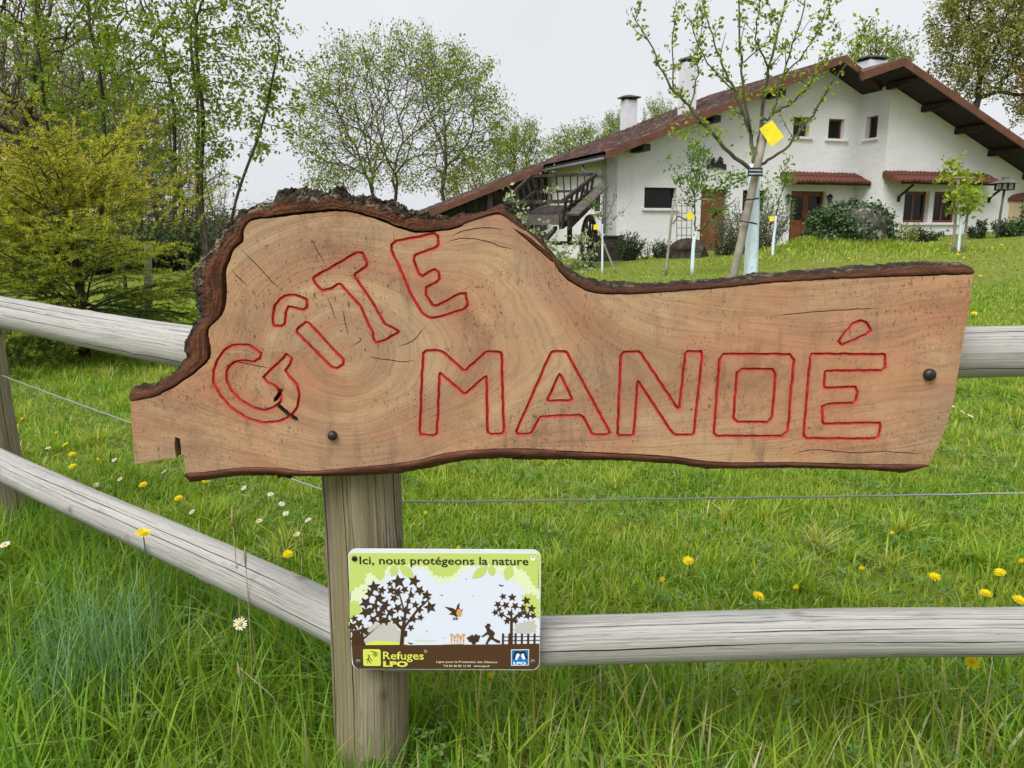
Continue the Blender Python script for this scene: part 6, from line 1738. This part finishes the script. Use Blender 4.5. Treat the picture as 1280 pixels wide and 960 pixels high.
# ground band
flat("printed_ground", [[pz(*q) for q in [(58, 640), (300, 638), (640, 634), (1000, 628), (1249, 622), (1250, 700), (1249, 755), (1238, 775), (1215, 790), (104, 792), (84, 782), (72, 765), (64, 720)]]], 'brown', 3)
flat("printed_hedge", [[pz(*q) for q in jag([(80, 640), (130, 600), (160, 520), (230, 490), (300, 500), (345, 520), (365, 560), (380, 638)], 14, 12, 11)], [pz(*q) for q in jag([(1085, 560), (1095, 500), (1150, 480), (1215, 480), (1230, 520), (1220, 555), (1150, 560)], 10, 12, 13)]], 'grey', 2)
flat("printed_meadow", [[pz(*q) for q in jag([(120, 641), (200, 610), (330, 615), (420, 634)], 5, 9, 2)], [pz(*q) for q in jag([(620, 634), (660, 628), (780, 630)], 3, 9, 3)]] + [star(460 + 14 * i, 603 + (i % 3) * 4, 7, 5) for i in range(10)], 'lime', 4)
def ptree(lst, trunk):
    polys = [[pz(*q) for q in t_] for t_ in trunk]
    for (x, y, r_) in lst: polys.append(star(x, y, r_ * 1.08, 5, .46, rg.uniform(0, 6.28), .95))
    return polys
big = [(190, 270, 42), (240, 290, 30), (345, 235, 46), (300, 290, 30), (385, 285, 28), (445, 232, 40), (480, 290, 34), (525, 320, 36), (550, 395, 42), (165, 310, 34), (140, 370, 42), (140, 430, 40), (225, 340, 40), (200, 390, 34), (265, 380, 36), (320, 340, 30), (345, 400, 34), (300, 430, 36), (230, 440, 40), (190, 475, 34), (400, 420, 34), (430, 320, 24), (455, 380, 26), (410, 360, 22), (480, 410, 30), (445, 470, 28), (490, 460, 24), (340, 480, 34), (270, 480, 36), (430, 525, 24), (385, 470, 30), (340, 300, 34), (290, 250, 22), (505, 365, 18), (175, 420, 26), (250, 410, 28), (240, 485, 26)]
flat("printed_tree", ptree(big, [[(362, 636), (368, 540), (300, 470), (306, 462), (372, 515), (385, 440), (345, 300), (352, 298), (392, 420), (425, 270), (432, 272), (400, 440), (396, 500), (470, 400), (550, 330), (555, 336), (480, 410), (400, 520), (392, 545), (408, 545), (408, 580), (390, 585), (388, 636)]]), 'tree', 5)
flat("printed_tree", ptree([(70, 470, 26), (60, 520, 34), (100, 500, 34), (80, 560, 36), (130, 545, 36), (120, 590, 30), (75, 600, 34), (150, 560, 20)], [[(56, 640), (60, 560), (100, 540), (150, 640)]]), 'tree', 5)
flat("printed_tree", ptree([(1012, 325, 24), (1070, 330, 28), (1160, 350, 30), (980, 375, 26), (1030, 380, 28), (1090, 385, 28), (1140, 395, 26), (1195, 400, 30), (965, 425, 24), (1005, 440, 26), (1060, 430, 26), (1120, 440, 26), (1170, 445, 28), (1205, 445, 24), (1040, 480, 24), (1095, 480, 20), (990, 405, 20), (1150, 425, 22)], [[(1062, 630), (1060, 480), (1010, 440), (1062, 462), (1068, 380), (1074, 462), (1150, 400), (1078, 490), (1080, 630)]]), 'tree', 5)
flat("printed_fence", [[pz(*q) for q in ((x, 628 - (x - 1010) * .02), (x, 562 - (x - 1010) * .01), (x + 6, 556), (x + 14, 562 - (x - 1010) * .01), (x + 14, 627 - (x - 1010) * .02))] for x in (1010, 1050, 1090, 1130, 1170, 1210)] + [[pz(*q) for q in ((1010, yy), (1252, yy - 4), (1252, yy + 2), (1010, yy + 6))] for yy in (578, 602)], 'tree', 4)
# man pushing a barrow, robin, sunflowers, small birds
flat("printed_gardener", [[pz(*q) for q in ((898, 512), (910, 508), (912, 496), (932, 496), (934, 506), (944, 510), (930, 516), (934, 530), (950, 540), (966, 556), (956, 578), (962, 590), (1000, 605), (998, 620), (978, 618), (944, 596), (926, 612), (922, 628), (906, 626), (914, 608), (930, 574), (918, 566), (890, 582), (872, 578), (888, 572), (914, 548), (908, 528))],
                           [pz(*q) for q in ((784, 590), (800, 578), (868, 570), (872, 576), (862, 612), (846, 616), (842, 628), (824, 630), (816, 616), (800, 612), (796, 600))], star(820, 578, 14, 5, .6), star(845, 574, 14, 5, .6)], 'tree', 6)
flat("printed_bird", [[pz(*q) for q in ((640, 390), (690, 398), (714, 410), (724, 378), (738, 366), (734, 396), (742, 404), (748, 412), (760, 402), (754, 414), (750, 430), (736, 450), (716, 454), (700, 444), (668, 438), (690, 426), (664, 408))], [pz(*q) for q in ((696, 454), (700, 470), (686, 466), (700, 472), (704, 480), (706, 470), (718, 470), (722, 480), (724, 468), (734, 468), (722, 462), (716, 452), (712, 466))]], 'tree', 6)
flat("printed_breast", [[pz(735 + 17 * math.cos(a), 428 + 25 * math.sin(a)) for a in np.linspace(0, 6.28, 14)[:-1]]], 'orange', 7)
flat("printed_sunflowers", sum([[star(690 + 19 * i, 570 + (i % 2) * 14, 13, 6, .55), star(690 + 19 * i, 600 + (i % 3) * 4, 9, 4, .5), [pz(*q) for q in ((687 + 19 * i, 570), (692 + 19 * i, 570), (692 + 19 * i, 630), (687 + 19 * i, 630))]] for i in range(5)], []), 'orange', 5)
flat("printed_small_birds", [[pz(*q) for q in ((x - s_, y - s_ * .5), (x, y), (x + s_, y - s_ * .1), (x + s_ * .3, y + s_ * .5), (x - s_ * .6, y + s_ * .3))] for (x, y, s_) in ((1000, 255, 18), (622, 318, 9), (775, 218, 7), (532, 545, 8), (642, 590, 6), (124, 290, 8), (820, 320, 6), (432, 624, 18))], 'tree', 4)
# lettering
def text(name, s_, mat, x0, x1, ybase, cap, lay, bold=0.0, fit=True):
    cu = bpy.data.curves.new("text", 'FONT'); cu.body = s_; cu.size = 1.0; cu.offset = bold; cu.resolution_u = 3
    to = bpy.data.objects.new("text", cu); COL.objects.link(to)
    bpy.context.view_layer.update()
    me = bpy.data.meshes.new_from_object(to.evaluated_get(bpy.context.evaluated_depsgraph_get()))
    bpy.data.objects.remove(to); bpy.data.curves.remove(cu)
    co = np.zeros(len(me.vertices) * 3); me.vertices.foreach_get("co", co); co = co.reshape(-1, 3)
    a, b_ = pz(x0, ybase), pz(x1, ybase)
    sx = (b_[0] - a[0]) / (co[:, 0].max() - co[:, 0].min()); sz = cap / 757 * pH / .73
    V = np.stack([a[0] + (co[:, 0] - co[:, 0].min()) * sx, np.full(len(co), -.0002 - .00012 * lay), a[1] + co[:, 1] * sz], -1)
    me.vertices.foreach_set("co", V.ravel()); me.update(); me.name = name
    me.materials.clear()
    return link(name, me, I_[mat], pan)
text("lettering", "Ici, nous protégeons la nature", 'black', 95, 1170, 128, 50, 8, .012)
text("lettering", "Refuges", 'lime', 260, 518, 728, 52, 8, .012)
text("lettering", "LPO", 'lime', 262, 418, 774, 34, 8, .055)
text("lettering", "©", 'lime', 518, 540, 684, 18, 8)
text("lettering", "Ligue pour la Protection des Oiseaux", 'cream', 598, 985, 748, 13, 8, .01)
text("lettering", "Tél 05 46 82 12 34   www.lpo.fr", 'cream', 642, 938, 774, 13, 8, .01)
flat("logo_tile", [[(x, z) for x, z in rrect(pz(133, 718)[0], pz(244, 718)[0], pz(0, 772)[1], pz(0, 664)[1], .003, 4)]], 'lime', 5)
flat("logo_twig", [leafp(160, 760, 175, 690, 3), leafp(150, 735, 172, 722, 3), leafp(196, 745, 172, 715, 3), leafp(182, 760, 170, 730, 3), leafp(160, 700, 176, 715, 3), leafp(170, 675, 235, 690, 3), leafp(205, 720, 212, 686, 3), leafp(225, 712, 214, 690, 3), leafp(192, 708, 205, 686, 3)], 'black', 7)
flat("logo_square", [[pz(*q) for q in ((1070, 661), (1184, 659), (1184, 763), (1072, 766))]], 'snow', 5)
flat("logo_square", [[pz(*q) for q in ((1074, 665), (1180, 663), (1180, 759), (1076, 762))]], 'blue', 6)
flat("logo_birds", [[pz(*q) for q in ((1092, 672), (1112, 668), (1130, 676), (1142, 668), (1160, 672), (1176, 712), (1166, 724), (1150, 690), (1128, 688), (1108, 722), (1090, 726), (1080, 720))]], 'black', 7)
flat("logo_birds", [[pz(*q) for q in ((1104, 690), (1116, 684), (1126, 694), (1108, 728), (1096, 724))], [pz(*q) for q in ((1136, 690), (1150, 684), (1162, 722), (1146, 724), (1136, 706))]], 'snow', 8)
text("lettering", "LPO", 'snow', 1086, 1166, 756, 16, 8, .05)
# screws
for (x, y, r_, mt) in ((62, 94, 18, M['black']), (104, 744, 17, M['zinc']), (1210, 738, 17, M['zinc'])):
    q = pz(x, y); rr = r_ / 1232 * pW
    sc_ = MB().tube([(q[0], .001, q[1]), (q[0], -.0022, q[1]), (q[0], -.0032, q[1])], [rr, rr, rr * .7], 14).build("screw", mt, pan, True)
    for (dx, dz) in ((1, .25), (-.25, 1)): MB().bar((q[0] - dx * rr * .55, -.0034, q[1] - dz * rr * .55), (q[0] + dx * rr * .55, -.0034, q[1] + dz * rr * .55), rr * .25, .0005, (0, 1, 0)).build("screw_slot", M['gap'], sc_)
q = pz(1198, 88); rr = 16 / 1232 * pW
flat("empty_screw_hole", [[(q[0] + rr * math.cos(a), q[1] + rr * math.sin(a)) for a in np.linspace(0, 6.2832, 15)[:-1]]], 'snow', 8)
flat("empty_screw_hole", [[(q[0] + rr * .3 * math.cos(a), q[1] + rr * .5 + rr * .3 * math.sin(a)) for a in np.linspace(0, 6.2832, 11)[:-1]]], 'black', 9)

# ------------------------------------------------------------------ dandelions and daisies
M['petal_y'] = N('yellow_petal').leaf((.86, .70, .010), .25, .5, .2)
M['petal_w'] = N('white_petal').leaf((.80, .80, .78), .25, .5, .2)
M['disc'] = plain('flower_disc', (.62, .38, .02), .8, .1, .2, 400)
M['stem'] = plain('flower_stem', (.11, .17, .04), .7, .2, .2, 50)
def flower_mesh(kind, r_, np_, rings, seed, cup):
    rg = np.random.default_rng(seed); mb = MB()
    for k in range(rings):
        for i in range(np_):
            a = 6.28318 * (i + .5 * k) / np_ + rg.normal(0, .06); L = r_ * (1 - .24 * k) * rg.uniform(.88, 1.08); w_ = r_ * (.15 if kind == 'd' else .20)
            ca, sa = math.cos(a), math.sin(a); up = cup + .28 * k
            P = []
            for (t, ww) in ((.12, .3), (.6, 1.0), (.92, .9), (1.0, .45)):
                x, z = L * t * math.cos(up * t), L * t * math.sin(up * t) + .0006 * k
                P.append((ca * x - sa * w_ * ww * .5, sa * x + ca * w_ * ww * .5, z)); P.append((ca * x + sa * w_ * ww * .5, sa * x - ca * w_ * ww * .5, z))
            mb.add(P, [(0, 1, 3, 2), (2, 3, 5, 4), (4, 5, 7, 6)])
    return np_mesh("petals", np.concatenate(mb.v), mb.f)
def dome(r_, h):
    V = []; F = []
    for k, (q, z) in enumerate(((1, 0), (.75, .6), (.35, .95))):
        for i in range(10): V.append((math.cos(i * .628318) * r_ * q, math.sin(i * .628318) * r_ * q, h * z))
    for k in range(2):
        for i in range(10): F.append((k * 10 + i, k * 10 + (i + 1) % 10, k * 10 + 10 + (i + 1) % 10, k * 10 + 10 + i))
    F.append(tuple(range(20, 30))); return np_mesh("disc", V, F, True)
DP = [flower_mesh('d', .0165, 18, 3, s_, .12) for s_ in (1, 2)] + [flower_mesh('d', .012, 12, 3, 3, .95)]
WP = [flower_mesh('w', .0115, 15, 1, s_, .10) for s_ in (4, 5)]
DD, WD = dome(.006, .004), dome(.0045, .0035)
for m_ in DP: m_.materials.append(M['petal_y'])
for m_ in WP: m_.materials.append(M['petal_w'])
DD.materials.append(M['disc']); WD.materials.append(M['disc'])
def ground_hit(px, py, h):
    r = ray(px, py); Y = 1.0
    for _ in range(60):
        p_ = at(px, py, Y); dz = p_.z - (tz(p_.x, Y) + h)
        Y += dz * .9 / max(.05, -r.z / r.y) * .6
        Y = min(max(Y, .9), 60)
    return at(px, py, Y)
def flower(kind, px, py, h, Y=None, bud=False, sc=1.0, label=None, group=None, tilt=.5, seed=0):
    rg = np.random.default_rng(int(px * 7 + py))
    p_ = at(px, py, Y) if Y else ground_hit(px, py, h)
    g_ = tz(p_.x, p_.y)
    e = empty("dandelion" if kind == 'd' else "daisy", (p_.x, p_.y, g_), label, "flower", group)
    hh = p_.z - g_; dx, dy = rg.normal(0, .012, 2)
    MB().tube([(dx, dy, -.005), (dx * .4, dy * .4, hh * .5), (0, 0, hh - .004), (0, -.0005, hh)], [.0016 * sc, .0014 * sc, .0014 * sc, .003 * sc], 5).build("stem", M['stem'], e, True)
    me = (DP[2] if bud else DP[int(rg.integers(2))]) if kind == 'd' else WP[int(rg.integers(2))]
    hd_ = link("petals", me, None, e, (0, 0, hh), (tilt + rg.normal(0, .12), rg.normal(0, .2), rg.uniform(0, 6.28)))
    hd_.rotation_mode = 'ZYX'; hd_.scale = (sc, sc, sc)
    ds = link("disc", DD if kind == 'd' else WD, None, hd_, (0, 0, .0006))
    return e
flower('d', 179, 667, 0, 1.50, sc=.98, label="yellow dandelion standing in front of the lower left rail", tilt=.25)
flower('w', 300, 780, 0, 1.335, sc=1.08, label="white daisy in the tall grass below the lower left rail", tilt=.95)
flower('d', 614, 845, 0, 1.36, sc=.75, bud=True, label="half open dandelion peeping out below the nature panel", tilt=.7)
flower('d', 1215, 828, 0, 1.36, sc=.85, label="dandelion just under the lower right rail", tilt=.9)
flower('w', 6, 681, 0, 1.62, sc=1.0, label="white daisy at the left edge below the lower rail", tilt=.4)
for (px, py, bud) in ((82, 556, 0), (90, 568, 0), (91, 583, 0), (70, 542, 1), (28, 524, 1), (20, 534, 0), (123, 575, 1), (179, 606, 0), (223, 623, 0), (51, 625, 0), (257, 601, 0), (360, 693, 0)):
    flower('d', px, py, .07, bud=bool(bud), sc=1.0, label="yellow dandelion in the lawn seen between the left rails", group="dandelions behind the left fence", tilt=.35)
for (px, py, bud) in ((532, 642, 1), (573, 686, 1), (860, 701, 0), (828, 726, 1), (948, 745, 0), (994, 735, 1), (1114, 667, 1), (1076, 711, 1), (1168, 721, 0), (1250, 716, 0), (1232, 742, 0), (1276, 702, 1), (1274, 750, 0)):
    flower('d', px, py, .075, bud=bool(bud), sc=1.0 if py > 690 else .9, label="yellow dandelion in the lawn behind the right rails", group="dandelions behind the right fence", tilt=.35)
for (px, py) in ((150, 599), (143, 575), (352, 630), (357, 642), (324, 651), (371, 668), (305, 610), (338, 618), (205, 590), (240, 640), (120, 606), (385, 650), (60, 560)):
    flower('w', px, py, .05, sc=1.0, label="white daisy in the lawn seen between the left rails", group="daisies behind the left fence", tilt=.4)
for (px, py) in ((1203, 515), (1213, 520), (1190, 508)):
    flower('w', px, py, .05, sc=1.4, label="white daisy in the lawn right of the carved sign", group="daisies right of the sign", tilt=.3)
for (px, py) in ((1172, 312), (1182, 316), (1197, 318), (1240, 309), (1225, 309), (1205, 322), (1165, 303), (1252, 306), (1215, 310), (950, 322), (1061, 323), (985, 312), (1190, 305), (1218, 392), (1225, 345)):
    flower('d', px, py, .08, sc=2.2, label="tiny yellow dandelion on the far lawn before the house", group="dandelions on the far lawn", tilt=.5)
# dry stalks and seed heads in the long grass
for i, (px0, py0, px1, py1, Y) in enumerate(((560, 870, 562, 730, 1.5), (296, 730, 290, 640, 1.5), (365, 860, 300, 835, 1.42), (306, 720, 306, 690, 1.45))):
    a, b_ = at(px0, py0, Y), at(px1, py1, Y); g_ = tz(a.x, Y); hh = b_.z - g_; dx = b_.x - a.x
    st = MB().tube([(0, 0, -.01), (dx * .4, .005, hh * .6), (dx, 0, hh)], [.0016, .0013, .0009], 5)
    st.tube([(dx, 0, hh - .03), (dx * 1.02, 0, hh - .01), (dx * 1.05, .002, hh + .012)], [.0012, .0032, .0008], 6)
    so = st.build("grass_stalk", plain("dry_stalk", (.30, .25, .14), .8, .1, .2, 80), None, True, loc=(a.x, Y, g_))
    tag(so, ("dry seeding stalk right of the post under the lower right rail", "thin seeding stalk before the lower left rail", "bent dry stalk left of the post", "short seeding stalk by the white daisy below the left rail")[i], "grass stalk")

# ------------------------------------------------------------------ look-alikes told apart by their place, counted from the left
ORD = "first second third fourth fifth sixth seventh eighth ninth tenth eleventh twelfth thirteenth fourteenth fifteenth sixteenth seventeenth eighteenth nineteenth twentieth".split() + ["twenty-" + w_ for w_ in "first second third fourth fifth sixth seventh eighth ninth".split()]
for grp, txt in (("bare trees of the wood on the left", "grey trunked woodland tree, {} from the left in the crowded wood"), ("dandelions behind the right fence", "yellow dandelion in the lawn behind the right rails, {} from the left"),
                 ("dandelions behind the left fence", "yellow dandelion seen between the left rails, {} from the left"), ("daisies behind the left fence", "white daisy in the lawn seen between the left rails, {} from the left"),
                 ("daisies right of the sign", "white daisy in the lawn right of the carved sign, {} from the left"), ("dandelions on the far lawn", "tiny yellow dandelion on the far lawn before the house, {} from the left")):
    obs = sorted([o_ for o_ in COL.objects if o_.get("group") == grp and o_.parent is None], key=lambda o_: o_.location.x / o_.location.y)
    for i, o_ in enumerate(obs): o_["label"] = txt.format(ORD[i])
